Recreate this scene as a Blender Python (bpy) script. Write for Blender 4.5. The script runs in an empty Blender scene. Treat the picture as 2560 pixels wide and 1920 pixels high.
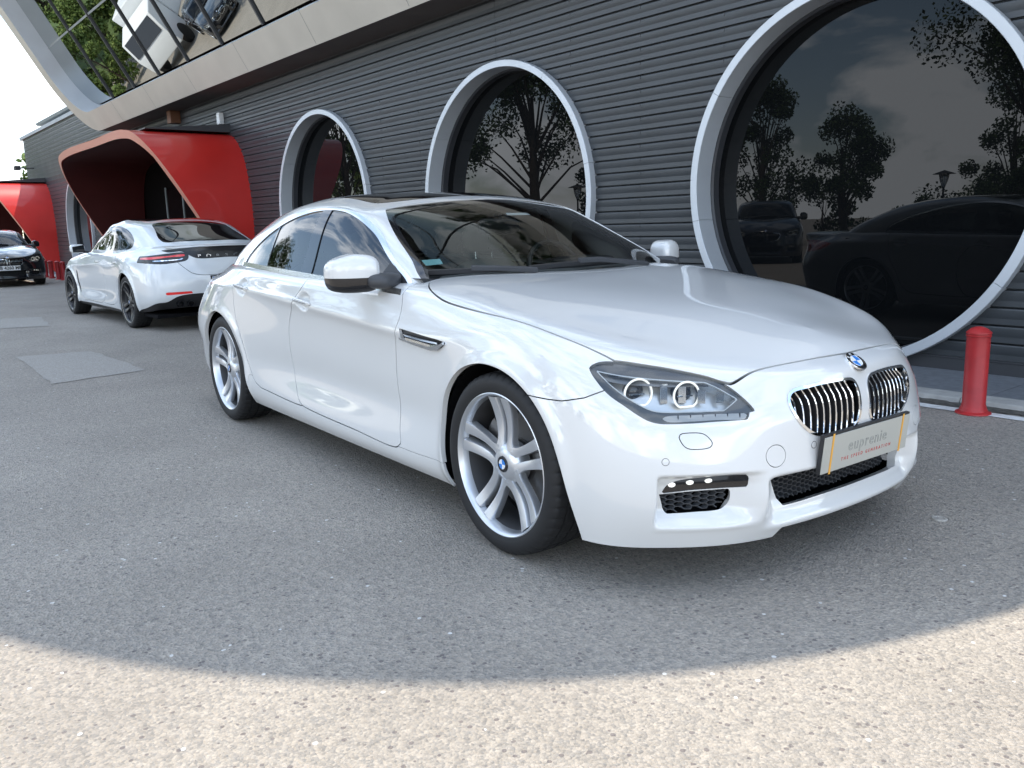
import bpy, bmesh, math, random
import numpy as np
from mathutils import Vector, Matrix

# ------------------------------------------------------------------ camera, world, sun, exposure
sc = bpy.context.scene
col = sc.collection
CAM_POS = (2.40339, -2.62779, 1.19705)
CAM_YAW, CAM_PITCH, CAM_ROLL = 2.504517, -0.1871436, -0.0268252
CAM_F = 2100.66 / 2560.0
cd = bpy.data.cameras.new('camera'); cam = bpy.data.objects.new('camera', cd); col.objects.link(cam)
cd.sensor_fit = 'HORIZONTAL'; cd.sensor_width = 36.0; cd.lens = 36.0 * CAM_F
cd.clip_start = 0.05; cd.clip_end = 3000.0
cy, sy = math.cos(CAM_YAW), math.sin(CAM_YAW); cp, sp = math.cos(CAM_PITCH), math.sin(CAM_PITCH)
_f = Vector((cy * cp, sy * cp, sp)); _r = Vector((sy, -cy, 0)); _u = _r.cross(_f)
_c, _s = math.cos(CAM_ROLL), math.sin(CAM_ROLL)
_x = _c * _r + _s * _u; _y = -_s * _r + _c * _u
cam.matrix_world = Matrix(((_x.x, _y.x, -_f.x, CAM_POS[0]), (_x.y, _y.y, -_f.y, CAM_POS[1]), (_x.z, _y.z, -_f.z, CAM_POS[2]), (0, 0, 0, 1)))
sc.camera = cam

SUN_K = Vector((0.13, 0.40, 1.0)).normalized()      # direction towards the sun
sun_el = math.asin(SUN_K.z); sun_az = math.atan2(SUN_K.x, SUN_K.y)
sl = bpy.data.lights.new('sun', 'SUN'); so = bpy.data.objects.new('sun', sl); col.objects.link(so)
sl.energy = 2.0; sl.angle = math.radians(0.53); sl.color = (1.0, 0.90, 0.76)
so.rotation_mode = 'QUATERNION'; so.rotation_quaternion = SUN_K.to_track_quat('Z', 'Y')
so.location = (3, 30, 60)

w = bpy.data.worlds.new('World'); sc.world = w; w.use_nodes = True
nt = w.node_tree; nt.nodes.clear()
def wn(t, **k):
    n = nt.nodes.new(t)
    for a, b in k.items(): setattr(n, a, b)
    return n
w_out = wn('ShaderNodeOutputWorld'); w_bg = wn('ShaderNodeBackground'); w_sky = wn('ShaderNodeTexSky')
w_sky.sky_type = 'NISHITA'; w_sky.sun_disc = False; w_sky.sun_elevation = sun_el; w_sky.sun_rotation = sun_az
w_sky.air_density = 1.0; w_sky.dust_density = 0.5; w_sky.ozone_density = 1.2; w_sky.altitude = 500
w_bg.inputs['Strength'].default_value = 0.15
w_tc = wn('ShaderNodeTexCoord'); w_map = wn('ShaderNodeMapping'); w_map.inputs['Scale'].default_value = (3.0, 3.0, 5.6); w_map.inputs['Location'].default_value = (2.3, 0.2, 0.55)
w_n = wn('ShaderNodeTexNoise'); w_n.inputs['Scale'].default_value = 1.5; w_n.inputs['Detail'].default_value = 9; w_n.inputs['Roughness'].default_value = 0.56; w_n.inputs['Distortion'].default_value = 0.3
w_r = wn('ShaderNodeValToRGB'); w_r.color_ramp.elements[0].position = 0.455; w_r.color_ramp.elements[1].position = 0.56
w_sep = wn('ShaderNodeSeparateXYZ'); w_h = wn('ShaderNodeMapRange'); w_h.inputs['From Min'].default_value = 0.16; w_h.inputs['From Max'].default_value = 0.42; w_h.inputs['To Min'].default_value = 1.0; w_h.inputs['To Max'].default_value = 0.45
w_m = wn('ShaderNodeMath', operation='MULTIPLY'); w_mix = wn('ShaderNodeMixRGB'); w_mix.inputs['Color2'].default_value = (7.7, 8.1, 8.6, 1)
lk = nt.links.new
lk(w_tc.outputs['Generated'], w_map.inputs['Vector']); lk(w_map.outputs[0], w_n.inputs['Vector']); lk(w_n.outputs['Fac'], w_r.inputs['Fac'])
lk(w_tc.outputs['Generated'], w_sep.inputs[0]); lk(w_sep.outputs['Z'], w_h.inputs['Value'])
lk(w_r.outputs['Color'], w_m.inputs[0]); lk(w_h.outputs[0], w_m.inputs[1]); lk(w_m.outputs[0], w_mix.inputs['Fac'])
w_hs = wn('ShaderNodeHueSaturation'); w_hs.inputs['Saturation'].default_value = 1.12; w_hs.inputs['Value'].default_value = 1.0
lk(w_sky.outputs['Color'], w_hs.inputs['Color']); w_gm = wn('ShaderNodeGamma'); w_gm.inputs['Gamma'].default_value = 0.66; lk(w_hs.outputs[0], w_gm.inputs['Color']); w_gn = wn('ShaderNodeMixRGB', blend_type='MULTIPLY'); w_gn.inputs['Fac'].default_value = 1.0; w_gn.inputs['Color2'].default_value = (1.38, 1.38, 1.38, 1); lk(w_gm.outputs[0], w_gn.inputs['Color1']); lk(w_gn.outputs[0], w_mix.inputs['Color1']); lk(w_mix.outputs[0], w_bg.inputs['Color']); lk(w_bg.outputs[0], w_out.inputs['Surface'])

sc.view_settings.view_transform = 'Standard'; sc.view_settings.look = 'None'
sc.view_settings.gamma = 1.0; sc.view_settings.use_curve_mapping = False
sc.view_settings.exposure = 1.65
sc.cycles.max_bounces = 10; sc.cycles.glossy_bounces = 6; sc.cycles.transmission_bounces = 8; sc.cycles.transparent_max_bounces = 12
sc.cycles.caustics_reflective = False; sc.cycles.caustics_refractive = False
try: sc.cycles.use_denoising = True
except Exception: pass

# ------------------------------------------------------------------ materials
MATS = {}
def principled(name, color, rough=0.5, metal=0.0, coat=0.0, spec=0.5, emit=None, emit_s=0.0, trans=0.0, ior=1.5, alpha=1.0):
    m = bpy.data.materials.new(name); m.use_nodes = True
    b = m.node_tree.nodes['Principled BSDF']
    b.inputs['Base Color'].default_value = (*color, 1); b.inputs['Roughness'].default_value = rough
    b.inputs['Metallic'].default_value = metal; b.inputs['IOR'].default_value = ior
    b.inputs['Coat Weight'].default_value = coat; b.inputs['Coat Roughness'].default_value = 0.03
    b.inputs['Specular IOR Level'].default_value = spec
    b.inputs['Transmission Weight'].default_value = trans; b.inputs['Alpha'].default_value = alpha
    if emit: b.inputs['Emission Color'].default_value = (*emit, 1); b.inputs['Emission Strength'].default_value = emit_s
    MATS[name] = m; return m
def nodes(m): return m.node_tree.nodes, m.node_tree.links, m.node_tree.nodes['Principled BSDF']
def add_noise(m, scale, amount, detail=3.0, bump=0.0, bump_scale=None, coords='Object', rough_amt=0.0):
    """fine brightness variation and relief on a material"""
    N, Lk, b = nodes(m)
    tc = N.new('ShaderNodeTexCoord'); n = N.new('ShaderNodeTexNoise'); n.inputs['Scale'].default_value = scale; n.inputs['Detail'].default_value = detail
    Lk.new(tc.outputs[coords], n.inputs['Vector'])
    mr = N.new('ShaderNodeMapRange'); mr.inputs['From Min'].default_value = 0.3; mr.inputs['From Max'].default_value = 0.7
    mr.inputs['To Min'].default_value = 1 - amount; mr.inputs['To Max'].default_value = 1 + amount
    Lk.new(n.outputs['Fac'], mr.inputs['Value'])
    mx = N.new('ShaderNodeMixRGB'); mx.blend_type = 'MULTIPLY'; mx.inputs['Fac'].default_value = 1.0
    src = b.inputs['Base Color'].links
    if src: Lk.new(src[0].from_socket, mx.inputs['Color1'])
    else: mx.inputs['Color1'].default_value = b.inputs['Base Color'].default_value
    Lk.new(mr.outputs[0], mx.inputs['Color2']); Lk.new(mx.outputs[0], b.inputs['Base Color'])
    if rough_amt:
        r2 = N.new('ShaderNodeMapRange'); r0 = b.inputs['Roughness'].default_value
        r2.inputs['To Min'].default_value = max(0, r0 - rough_amt); r2.inputs['To Max'].default_value = min(1, r0 + rough_amt)
        Lk.new(n.outputs['Fac'], r2.inputs['Value']); Lk.new(r2.outputs[0], b.inputs['Roughness'])
    if bump:
        n2 = n
        if bump_scale:
            n2 = N.new('ShaderNodeTexNoise'); n2.inputs['Scale'].default_value = bump_scale; n2.inputs['Detail'].default_value = detail
            Lk.new(tc.outputs[coords], n2.inputs['Vector'])
        bp = N.new('ShaderNodeBump'); bp.inputs['Strength'].default_value = bump; bp.inputs['Distance'].default_value = 0.01
        Lk.new(n2.outputs['Fac'], bp.inputs['Height']); Lk.new(bp.outputs[0], b.inputs['Normal'])
    return m

principled('white_paint', (0.65, 0.648, 0.636), 0.32, coat=1.0, spec=0.4); MATS['white_paint'].node_tree.nodes['Principled BSDF'].inputs['Coat IOR'].default_value = 1.75
principled('porcelain_paint', (0.64, 0.66, 0.67), 0.3, coat=1.0, spec=0.4)
principled('black_gloss', (0.008, 0.008, 0.010), 0.06, coat=0.4)
principled('black_paint', (0.010, 0.011, 0.014), 0.12, coat=1.0)
principled('navy_paint', (0.006, 0.009, 0.016), 0.12, coat=1.0)
principled('black_plastic', (0.016, 0.016, 0.018), 0.45)
principled('grey_plastic', (0.045, 0.047, 0.052), 0.5)
principled('matte_black', (0.006, 0.006, 0.007), 0.9, spec=0.1)
principled('chrome', (0.80, 0.81, 0.82), 0.06, metal=1.0)
principled('satin_chrome', (0.74, 0.76, 0.78), 0.22, metal=1.0)
principled('wheel_silver', (0.62, 0.64, 0.67), 0.30, metal=0.75, coat=0.6)
principled('rim_barrel_shade', (0.13, 0.13, 0.135), 0.45, metal=0.6)  # shade inside the silver rim, put into a darker metal colour
principled('wheel_black', (0.02, 0.02, 0.022), 0.35, metal=0.3, coat=0.3)
principled('brake_metal', (0.24, 0.235, 0.23), 0.4, metal=0.9)
principled('rubber', (0.016, 0.016, 0.017), 0.62, spec=0.35)
principled('red_lens', (0.55, 0.02, 0.02), 0.08, coat=1.0, emit=(1, 0.02, 0.01), emit_s=0.05)
principled('white_plastic', (0.75, 0.76, 0.76), 0.4)
principled('plate_white', (0.72, 0.73, 0.72), 0.35)
principled('plate_grey', (0.46, 0.455, 0.41), 0.35, metal=0.15)
principled('plate_blue', (0.02, 0.12, 0.62), 0.35)
principled('ink_black', (0.01, 0.01, 0.01), 0.5)
principled('ink_red', (0.45, 0.03, 0.03), 0.5)
principled('ink_grey', (0.20, 0.21, 0.205), 0.35, metal=0.4)
principled('orange_band', (0.75, 0.38, 0.06), 0.5)
principled('emblem_blue', (0.02, 0.20, 0.62), 0.12, coat=1.0)
principled('emblem_white', (0.78, 0.80, 0.82), 0.12, coat=1.0)
principled('led_white', (0.9, 0.92, 0.9), 0.25, emit=(1.0, 1.0, 0.92), emit_s=0.22)
principled('lamp_silver', (0.72, 0.72, 0.71), 0.30, metal=0.6)
principled('lamp_reflector', (0.62, 0.65, 0.68), 0.12, metal=0.9)
principled('lamp_bowl', (0.16, 0.165, 0.17), 0.25, metal=0.5)
principled('lamp_bezel', (0.10, 0.102, 0.104), 0.18, metal=0.4)
principled('amber_lens', (0.50, 0.50, 0.50), 0.15, coat=1.0)
principled('leather_beige', (0.55, 0.50, 0.42), 0.55); principled('tinted_glass', (0.010, 0.012, 0.014), 0.0, ior=1.7); principled('dark_glass', (0.006, 0.006, 0.007), 0.02, ior=1.32); principled('lamp_smoke', (0.02, 0.02, 0.022), 0.25)
principled('leather_dark', (0.018, 0.018, 0.018), 0.6)
principled('cabin_trim', (0.014, 0.014, 0.015), 0.75)
principled('sticker_teal', (0.30, 0.62, 0.60), 0.4)
principled('sticker_white', (0.65, 0.72, 0.70), 0.4)
def glass_mat(name, tint, coat_rough=0.0, ior=1.5, tfac=0.7):
    """thin automotive glass: fresnel reflection over a tinted see-through layer"""
    m = bpy.data.materials.new(name); m.use_nodes = True; N = m.node_tree.nodes; Lk = m.node_tree.links; N.clear()
    o = N.new('ShaderNodeOutputMaterial'); mx = N.new('ShaderNodeMixShader'); fr = N.new('ShaderNodeFresnel'); fr.inputs['IOR'].default_value = ior
    g = N.new('ShaderNodeBsdfGlossy'); g.inputs['Roughness'].default_value = coat_rough; g.inputs['Color'].default_value = (1, 1, 1, 1)
    t = N.new('ShaderNodeBsdfTransparent'); t.inputs['Color'].default_value = (*tint, 1)
    Lk.new(fr.outputs[0], mx.inputs[0]); Lk.new(t.outputs[0], mx.inputs[1]); Lk.new(g.outputs[0], mx.inputs[2]); Lk.new(mx.outputs[0], o.inputs[0])
    MATS[name] = m; return m
glass_mat('windshield_glass', (0.72, 0.75, 0.74), 0.0, 1.32)
glass_mat('door_glass', (0.20, 0.24, 0.25), 0.0, 1.75)
glass_mat('lamp_glass', (0.95, 0.96, 0.96), 0.0, 1.42)
principled('guide_white', (0.72, 0.74, 0.74), 0.3)

# ------------------------------------------------------------------ objects and naming
def tag(o, label=None, cat=None, group=None, kind=None):
    if label: o['label'] = label
    if cat: o['category'] = cat
    if group: o['group'] = group
    if kind: o['kind'] = kind
    return o
def empty(name, loc=(0, 0, 0), rz=0.0, parent=None):
    o = bpy.data.objects.new(name, None); o.location = loc; o.rotation_euler = (0, 0, rz); o.empty_display_size = 0.1
    col.objects.link(o)
    if parent: o.parent = parent
    return o
def link(name, me, parent=None, mat=None, loc=None, rot=None):
    o = bpy.data.objects.new(name, me); col.objects.link(o)
    if parent: o.parent = parent
    if mat is not None and not me.materials: me.materials.append(MATS[mat] if isinstance(mat, str) else mat)
    if loc is not None: o.location = loc
    if rot is not None: o.rotation_euler = rot
    return o
def copy_tree(o, parent=None):
    c = o.copy(); col.objects.link(c); c.parent = parent
    for ch in list(o.children): copy_tree(ch, c)
    return c

class MB:
    """collects simple solids into one mesh; optional per-face material slots"""
    def __init__(s): s.v = []; s.f = []; s.m = []; s.sm = []
    def add(s, V, F, mi=0, smooth=False):
        o = len(s.v); s.v += [tuple(map(float, p)) for p in V]
        for f in F: s.f.append(tuple(i + o for i in f)); s.m.append(mi); s.sm.append(smooth)
        return s
    def box(s, lo, hi, mi=0, M=None):
        V = [(x, y, z) for x in (lo[0], hi[0]) for y in (lo[1], hi[1]) for z in (lo[2], hi[2])]
        if M is not None: V = [tuple(M @ Vector(p)) for p in V]
        return s.add(V, [(0, 1, 3, 2), (4, 6, 7, 5), (0, 4, 5, 1), (2, 3, 7, 6), (0, 2, 6, 4), (1, 5, 7, 3)], mi)
    def tube(s, pts, r, seg=8, mi=0, cap=True, smooth=True, closed=False, up=None):
        pts = [Vector(p) for p in pts]; n = len(pts); R = r if hasattr(r, '__len__') else [r] * n
        V = []; pu = None
        for i, p in enumerate(pts):
            if closed: t = pts[(i + 1) % n] - pts[i - 1]
            else: t = pts[min(i + 1, n - 1)] - pts[max(i - 1, 0)]
            t.normalize()
            if pu is None:
                a = Vector(up) if up else (Vector((0, 0, 1)) if abs(t.z) < 0.9 else Vector((1, 0, 0)))
            else: a = pu
            b = t.cross(a).normalized(); a = b.cross(t).normalized(); pu = a
            for k in range(seg):
                an = 2 * math.pi * k / seg; V.append(p + R[i] * (math.cos(an) * a + math.sin(an) * b))
        F = []
        for i in range(n if closed else n - 1):
            for k in range(seg):
                j = (i + 1) % n; F.append((i * seg + k, i * seg + (k + 1) % seg, j * seg + (k + 1) % seg, j * seg + k))
        o = len(s.v); s.add(V, F, mi, smooth)
        if cap and not closed: s.f += [tuple(range(o + seg - 1, o - 1, -1)), tuple(range(o + (n - 1) * seg, o + n * seg))]; s.m += [mi, mi]; s.sm += [False, False]
        return s
    def lathe(s, prof, seg=24, M=None, mi=0, smooth=True, closed=False):
        """prof: list of (radius, height along z)"""
        V = []; F = []; n = len(prof)
        for k in range(seg):
            a = 2 * math.pi * k / seg
            for r, h in prof: V.append(Vector((r * math.cos(a), r * math.sin(a), h)))
        for k in range(seg):
            k2 = (k + 1) % seg
            for i in range(n if closed else n - 1):
                j = (i + 1) % n; F.append((k * n + i, k2 * n + i, k2 * n + j, k * n + j))
        if M is not None: V = [M @ p for p in V]
        return s.add(V, F, mi, smooth)
    def prism(s, poly, axis_o, ax, ay, h, mi=0, smooth=False):
        """extrude a 2D polygon given in the plane (ax, ay) along vector h"""
        O = Vector(axis_o); ax = Vector(ax); ay = Vector(ay); h = Vector(h); n = len(poly)
        V = [O + ax * p[0] + ay * p[1] for p in poly] + [O + ax * p[0] + ay * p[1] + h for p in poly]
        F = [tuple(range(n - 1, -1, -1)), tuple(range(n, 2 * n))] + [(i, (i + 1) % n, n + (i + 1) % n, n + i) for i in range(n)]
        return s.add(V, F, mi, smooth)
    def mesh(s, name, mats=None):
        me = bpy.data.meshes.new(name); me.from_pydata(s.v, [], s.f); me.update()
        if mats:
            for m in mats: me.materials.append(MATS[m] if isinstance(m, str) else m)
            if len(mats) > 1: me.polygons.foreach_set('material_index', s.m)
        me.polygons.foreach_set('use_smooth', s.sm)
        bm = bmesh.new(); bm.from_mesh(me); bmesh.ops.recalc_face_normals(bm, faces=bm.faces); bm.to_mesh(me); bm.free()
        if any(s.sm): me.set_sharp_from_angle(angle=math.radians(42))
        return me
    def build(s, name, mat, parent=None, loc=None, rot=None):
        return link(name, s.mesh(name, mat if isinstance(mat, (list, tuple)) else [mat]), parent, None, loc, rot)
def bevel_obj(o, w=0.004, seg=2, ang=35):
    b = o.modifiers.new('bevel', 'BEVEL'); b.width = w; b.segments = seg; b.limit_method = 'ANGLE'; b.angle_limit = math.radians(ang)
    for p in o.data.polygons: p.use_smooth = True
    try:
        b.harden_normals = True
    except Exception: pass
    return o
def text_mesh(txt, size, depth=0.001, spacing=1.0, bold=0.0, align='CENTER'):
    c = bpy.data.curves.new('txt', 'FONT'); c.body = txt; c.size = size; c.extrude = depth; c.space_character = spacing; c.offset = bold
    c.align_x = align; c.align_y = 'CENTER'; c.resolution_u = 3
    o = bpy.data.objects.new('txt', c); col.objects.link(o)
    dg = bpy.context.evaluated_depsgraph_get(); me = bpy.data.meshes.new_from_object(o.evaluated_get(dg))
    bpy.data.objects.remove(o); bpy.data.curves.remove(c)
    return me
def frame_mat(o, ex, ey, loc):
    """place object so that its local x, y follow ex, ey"""
    ex = Vector(ex).normalized(); ey = Vector(ey); ey = (ey - ex * ey.dot(ex)).normalized(); ez = ex.cross(ey)
    o.matrix_local = Matrix(((ex.x, ey.x, ez.x, loc[0]), (ex.y, ey.y, ez.y, loc[1]), (ex.z, ey.z, ez.z, loc[2]), (0, 0, 0, 1)))
    return o

# ------------------------------------------------------------------ surface toolkit (numpy)
def nspline(u, P, q):
    """natural cubic spline through P (n,k) at knots u, evaluated at q"""
    u = np.asarray(u, float); P = np.asarray(P, float); q = np.asarray(q, float); n = len(u); h = np.diff(u)
    A = np.zeros((n, n)); B = np.zeros((n, P.shape[1])); A[0, 0] = A[-1, -1] = 1
    for i in range(1, n - 1):
        A[i, i - 1] = h[i - 1]; A[i, i] = 2 * (h[i - 1] + h[i]); A[i, i + 1] = h[i]
        B[i] = 6 * ((P[i + 1] - P[i]) / h[i] - (P[i] - P[i - 1]) / h[i - 1])
    M = np.linalg.solve(A, B)
    i = np.clip(np.searchsorted(u, q) - 1, 0, n - 2); hi = h[i][:, None]; t = (q - u[i])[:, None]; s_ = hi - t
    return M[i] * s_**3 / (6 * hi) + M[i + 1] * t**3 / (6 * hi) + (P[i] / hi - M[i] * hi / 6) * s_ + (P[i + 1] / hi - M[i + 1] * hi / 6) * t
FLIP = np.array([1, -1, 1.])
def ring_curve(pts, umax, uq):
    """pts: rows (u,x,y,z), first and last on the centre plane; mirrored there so that the ring closes smoothly"""
    P = np.array(pts, float)
    a = P[1:4][::-1].copy(); a[:, 0] *= -1; a[:, 2] *= -1
    b = P[-4:-1][::-1].copy(); b[:, 0] = 2 * umax - b[:, 0]; b[:, 2] *= -1
    Q = np.vstack([a, P, b])
    return nspline(Q[:, 0], Q[:, 1:], uq)
def loft(rings, umax, vk, uq, vq, top_mirror=True):
    """rings: list of rings; vk: v knot per ring; returns grid (nv,nu,3)"""
    R = np.array([ring_curve(r, umax, uq) for r in rings])       # (K,nu,3)
    vk = np.asarray(vk, float)
    if top_mirror:
        m = R[-3:-1][::-1] * FLIP; R = np.concatenate([R, m]); vk = np.concatenate([vk, 2 * vk[-1] - vk[-3:-1][::-1]])
    K, nu, _ = R.shape
    G = nspline(vk, R.reshape(K, -1), np.asarray(vq)).reshape(len(vq), nu, 3)
    return G
class Surf:
    def __init__(s, V, N, F): s.V = V; s.N = N; s.F = F
    def copy(s): return Surf(s.V.copy(), s.N.copy(), s.F.copy())
    def compact(s):
        used = np.unique(s.F); mp = -np.ones(len(s.V), int); mp[used] = np.arange(len(used))
        return Surf(s.V[used], s.N[used], mp[s.F])
    def mirror(s): return Surf(s.V * FLIP, s.N * FLIP, s.F[:, ::-1].copy())
    def __add__(s, o): return Surf(np.vstack([s.V, o.V]), np.vstack([s.N, o.N]), np.vstack([s.F, o.F + len(s.V)]))
    def offset(s, d): return Surf(s.V + s.N * d, s.N.copy(), s.F.copy())
def grid_surf(G, flip=False):
    nv, nu, _ = G.shape
    du = np.gradient(G, axis=1); dv = np.gradient(G, axis=0); N = np.cross(du, dv)
    if flip: N = -N
    N /= np.linalg.norm(N, axis=2, keepdims=True) + 1e-12
    i = np.arange(nv * nu).reshape(nv, nu); a = i[:-1, :-1].ravel(); b = i[:-1, 1:].ravel(); c = i[1:, 1:].ravel(); d = i[1:, :-1].ravel()
    F = np.vstack([np.c_[a, b, c], np.c_[a, c, d]])
    if flip: F = F[:, ::-1].copy()
    return Surf(G.reshape(-1, 3).copy(), N.reshape(-1, 3).copy(), F)
def split(S, f):
    """cut triangles along f=0; returns (inside f<0, outside f>0)"""
    f = np.where(np.abs(f) < 1e-9, 1e-9, f); ins = f < 0; k = ins[S.F].sum(1)
    Fi = [S.F[k == 3]]; Fo = [S.F[k == 0]]; mix = S.F[(k == 1) | (k == 2)]
    if len(mix) == 0: return Surf(S.V, S.N, Fi[0]), Surf(S.V, S.N, Fo[0])
    km = ins[mix].sum(1); lone = np.where((km == 1)[:, None], ins[mix], ~ins[mix]); j = lone.argmax(1); r = np.arange(len(mix))
    a = mix[r, j]; b = mix[r, (j + 1) % 3]; c = mix[r, (j + 2) % 3]
    E = np.vstack([np.sort(np.c_[a, b], 1), np.sort(np.c_[a, c], 1)]); U, inv = np.unique(E, axis=0, return_inverse=True); inv = inv.ravel()
    t = (f[U[:, 0]] / (f[U[:, 0]] - f[U[:, 1]]))[:, None]
    nV = S.V[U[:, 0]] * (1 - t) + S.V[U[:, 1]] * t; nN = S.N[U[:, 0]] * (1 - t) + S.N[U[:, 1]] * t; nN /= np.linalg.norm(nN, axis=1, keepdims=True) + 1e-12
    o = len(S.V); ab = inv[:len(mix)] + o; ac = inv[len(mix):] + o
    T = np.c_[a, ab, ac]; Q = np.vstack([np.c_[ab, b, c], np.c_[ab, c, ac]]); li = km == 1; q2 = np.r_[li, li]
    Fi += [T[li], Q[~q2]]; Fo += [T[~li], Q[q2]]
    V = np.vstack([S.V, nV]); N = np.vstack([S.N, nN])
    return Surf(V, N, np.vstack(Fi)), Surf(V, N, np.vstack(Fo))
def smooth_poly(pts, step=0.012, corners=()):
    """closed Catmull-Rom through pts, sharp at the listed indices"""
    P = np.array(pts, float); n = len(P); out = []
    for i in range(n):
        p1, p2 = P[i], P[(i + 1) % n]
        p0 = P[i - 1] if i not in corners else 2 * p1 - p2 if (i + 1) % n in corners else p1 - (p2 - p1)
        p3 = P[(i + 2) % n] if (i + 1) % n not in corners else p2 + (p2 - p1)
        m = max(1, int(np.linalg.norm(p2 - p1) / step))
        t = np.linspace(0, 1, m, endpoint=False)[:, None]
        if i in corners and (i + 1) % n in corners: out.append(p1 + (p2 - p1) * t); continue
        d01 = max(np.linalg.norm(p1 - p0), 1e-6) ** .5; d12 = max(np.linalg.norm(p2 - p1), 1e-6) ** .5; d23 = max(np.linalg.norm(p3 - p2), 1e-6) ** .5
        m1 = (p2 - p1) - (p2 - p0) * d12 / (d01 + d12) + (p1 - p0) * d12 / d01 if True else 0
        m1 = d12 * ((p1 - p0) / d01 - (p2 - p0) / (d01 + d12) + (p2 - p1) / d12)
        m2 = d12 * ((p2 - p1) / d12 - (p3 - p1) / (d12 + d23) + (p3 - p2) / d23)
        out.append((2 * t**3 - 3 * t**2 + 1) * p1 + (t**3 - 2 * t**2 + t) * m1 + (-2 * t**3 + 3 * t**2) * p2 + (t**3 - t**2) * m2)
    return np.vstack(out)
def sdf_poly(Q, poly):
    """signed distance of points Q (n,2) to closed polygon; negative inside"""
    P = np.asarray(poly, float); lo = P.min(0) - .06; hi = P.max(0) + .06
    d = np.full(len(Q), 1.0); m = ((Q > lo) & (Q < hi)).all(1); q = Q[m]
    if len(q):
        a = P; b = np.roll(P, -1, 0); best = np.full(len(q), 1e9); inside = np.zeros(len(q), bool)
        for A, B in zip(a, b):
            ab = B - A; t = np.clip(((q - A) @ ab) / (ab @ ab + 1e-15), 0, 1); best = np.minimum(best, np.hypot(*(q - A - t[:, None] * ab).T))
            c = ((A[1] > q[:, 1]) != (B[1] > q[:, 1]))
            if c.any():
                xi = A[0] + (q[:, 1] - A[1]) * (B[0] - A[0]) / (B[1] - A[1] if abs(B[1] - A[1]) > 1e-12 else 1e-12)
                inside ^= c & (q[:, 0] < xi)
        d[m] = np.where(inside, -best, best)
    return d
def cutp(S, poly, ax, ay, facing=None, gap=0.0):
    """split S by polygon drawn in the plane (ax, ay); only where the surface faces `facing`; returns inside, outside"""
    ax = np.asarray(ax, float); ay = np.asarray(ay, float)
    f = sdf_poly(np.c_[S.V @ ax, S.V @ ay], poly)
    if facing is not None: f = np.where(S.N @ np.asarray(facing, float) > 0.05, f, np.abs(f) + 0.5)
    if gap <= 0: a, b = split(S, f); return a.compact(), b.compact()
    a, _ = split(S, f + gap / 2); _, b = split(S, f - gap / 2)
    return a.compact(), b.compact()
def boundary(S):
    E = np.vstack([S.F[:, [0, 1]], S.F[:, [1, 2]], S.F[:, [2, 0]]]); key = np.sort(E, 1)
    U, inv, cnt = np.unique(key, axis=0, return_inverse=True, return_counts=True)
    return E[cnt[inv.ravel()] == 1]
def weld(S, tol=1e-5):
    k = np.round(S.V / tol).astype(np.int64); _, idx, inv = np.unique(k, axis=0, return_index=True, return_inverse=True); inv = inv.ravel()
    F = inv[S.F]; ok = (F[:, 0] != F[:, 1]) & (F[:, 1] != F[:, 2]) & (F[:, 0] != F[:, 2])
    return Surf(S.V[idx], S.N[idx], F[ok])
def surf_obj(name, S, mat, parent=None, flange=0.0, flange_mi=None, thick_back=False):
    """mesh object with the surface's own normals; flange turns the free edges inwards"""
    S = weld(S.compact()); V, N, F = S.V, S.N, S.F
    mats = mat if isinstance(mat, (list, tuple)) else [mat]; mi = np.zeros(len(F), int)
    if flange:
        B = boundary(S); a, b = B[:, 0], B[:, 1]; n = len(V); used = np.unique(B); mp = {int(x): i for i, x in enumerate(used)}
        t = V[b] - V[a]; t /= np.linalg.norm(t, axis=1, keepdims=True) + 1e-12; o = np.cross(t, N[a])
        acc = np.zeros((len(used), 3)); ia = np.array([mp[int(x)] for x in a]); ib = np.array([mp[int(x)] for x in b])
        np.add.at(acc, ia, o); np.add.at(acc, ib, o); acc /= np.linalg.norm(acc, axis=1, keepdims=True) + 1e-12
        V = np.vstack([V, V[used], V[used] - N[used] * flange]); Nn = np.vstack([N, acc, acc])
        i0 = n + ia; i1 = n + ib; j0 = i0 + len(used); j1 = i1 + len(used)
        F2 = np.vstack([np.c_[i1, i0, j0], np.c_[i1, j0, j1]]); F = np.vstack([F, F2]); N = Nn
        mi = np.r_[mi, np.full(len(F2), 1 if flange_mi is not None else 0)]
    me = bpy.data.meshes.new(name); me.vertices.add(len(V)); me.vertices.foreach_set('co', V.ravel())
    me.loops.add(len(F) * 3); me.loops.foreach_set('vertex_index', F.ravel().astype(np.int32))
    me.polygons.add(len(F)); me.polygons.foreach_set('loop_start', np.arange(0, len(F) * 3, 3, dtype=np.int32))
    me.polygons.foreach_set('use_smooth', np.ones(len(F), bool))
    for m in mats: me.materials.append(MATS[m] if isinstance(m, str) else m)
    if len(mats) > 1: me.polygons.foreach_set('material_index', mi.astype(np.int32))
    me.update(calc_edges=True); me.validate()
    if len(me.vertices) == len(V): me.normals_split_custom_set_from_vertices([tuple(x) for x in N])
    return link(name, me, parent)
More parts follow.
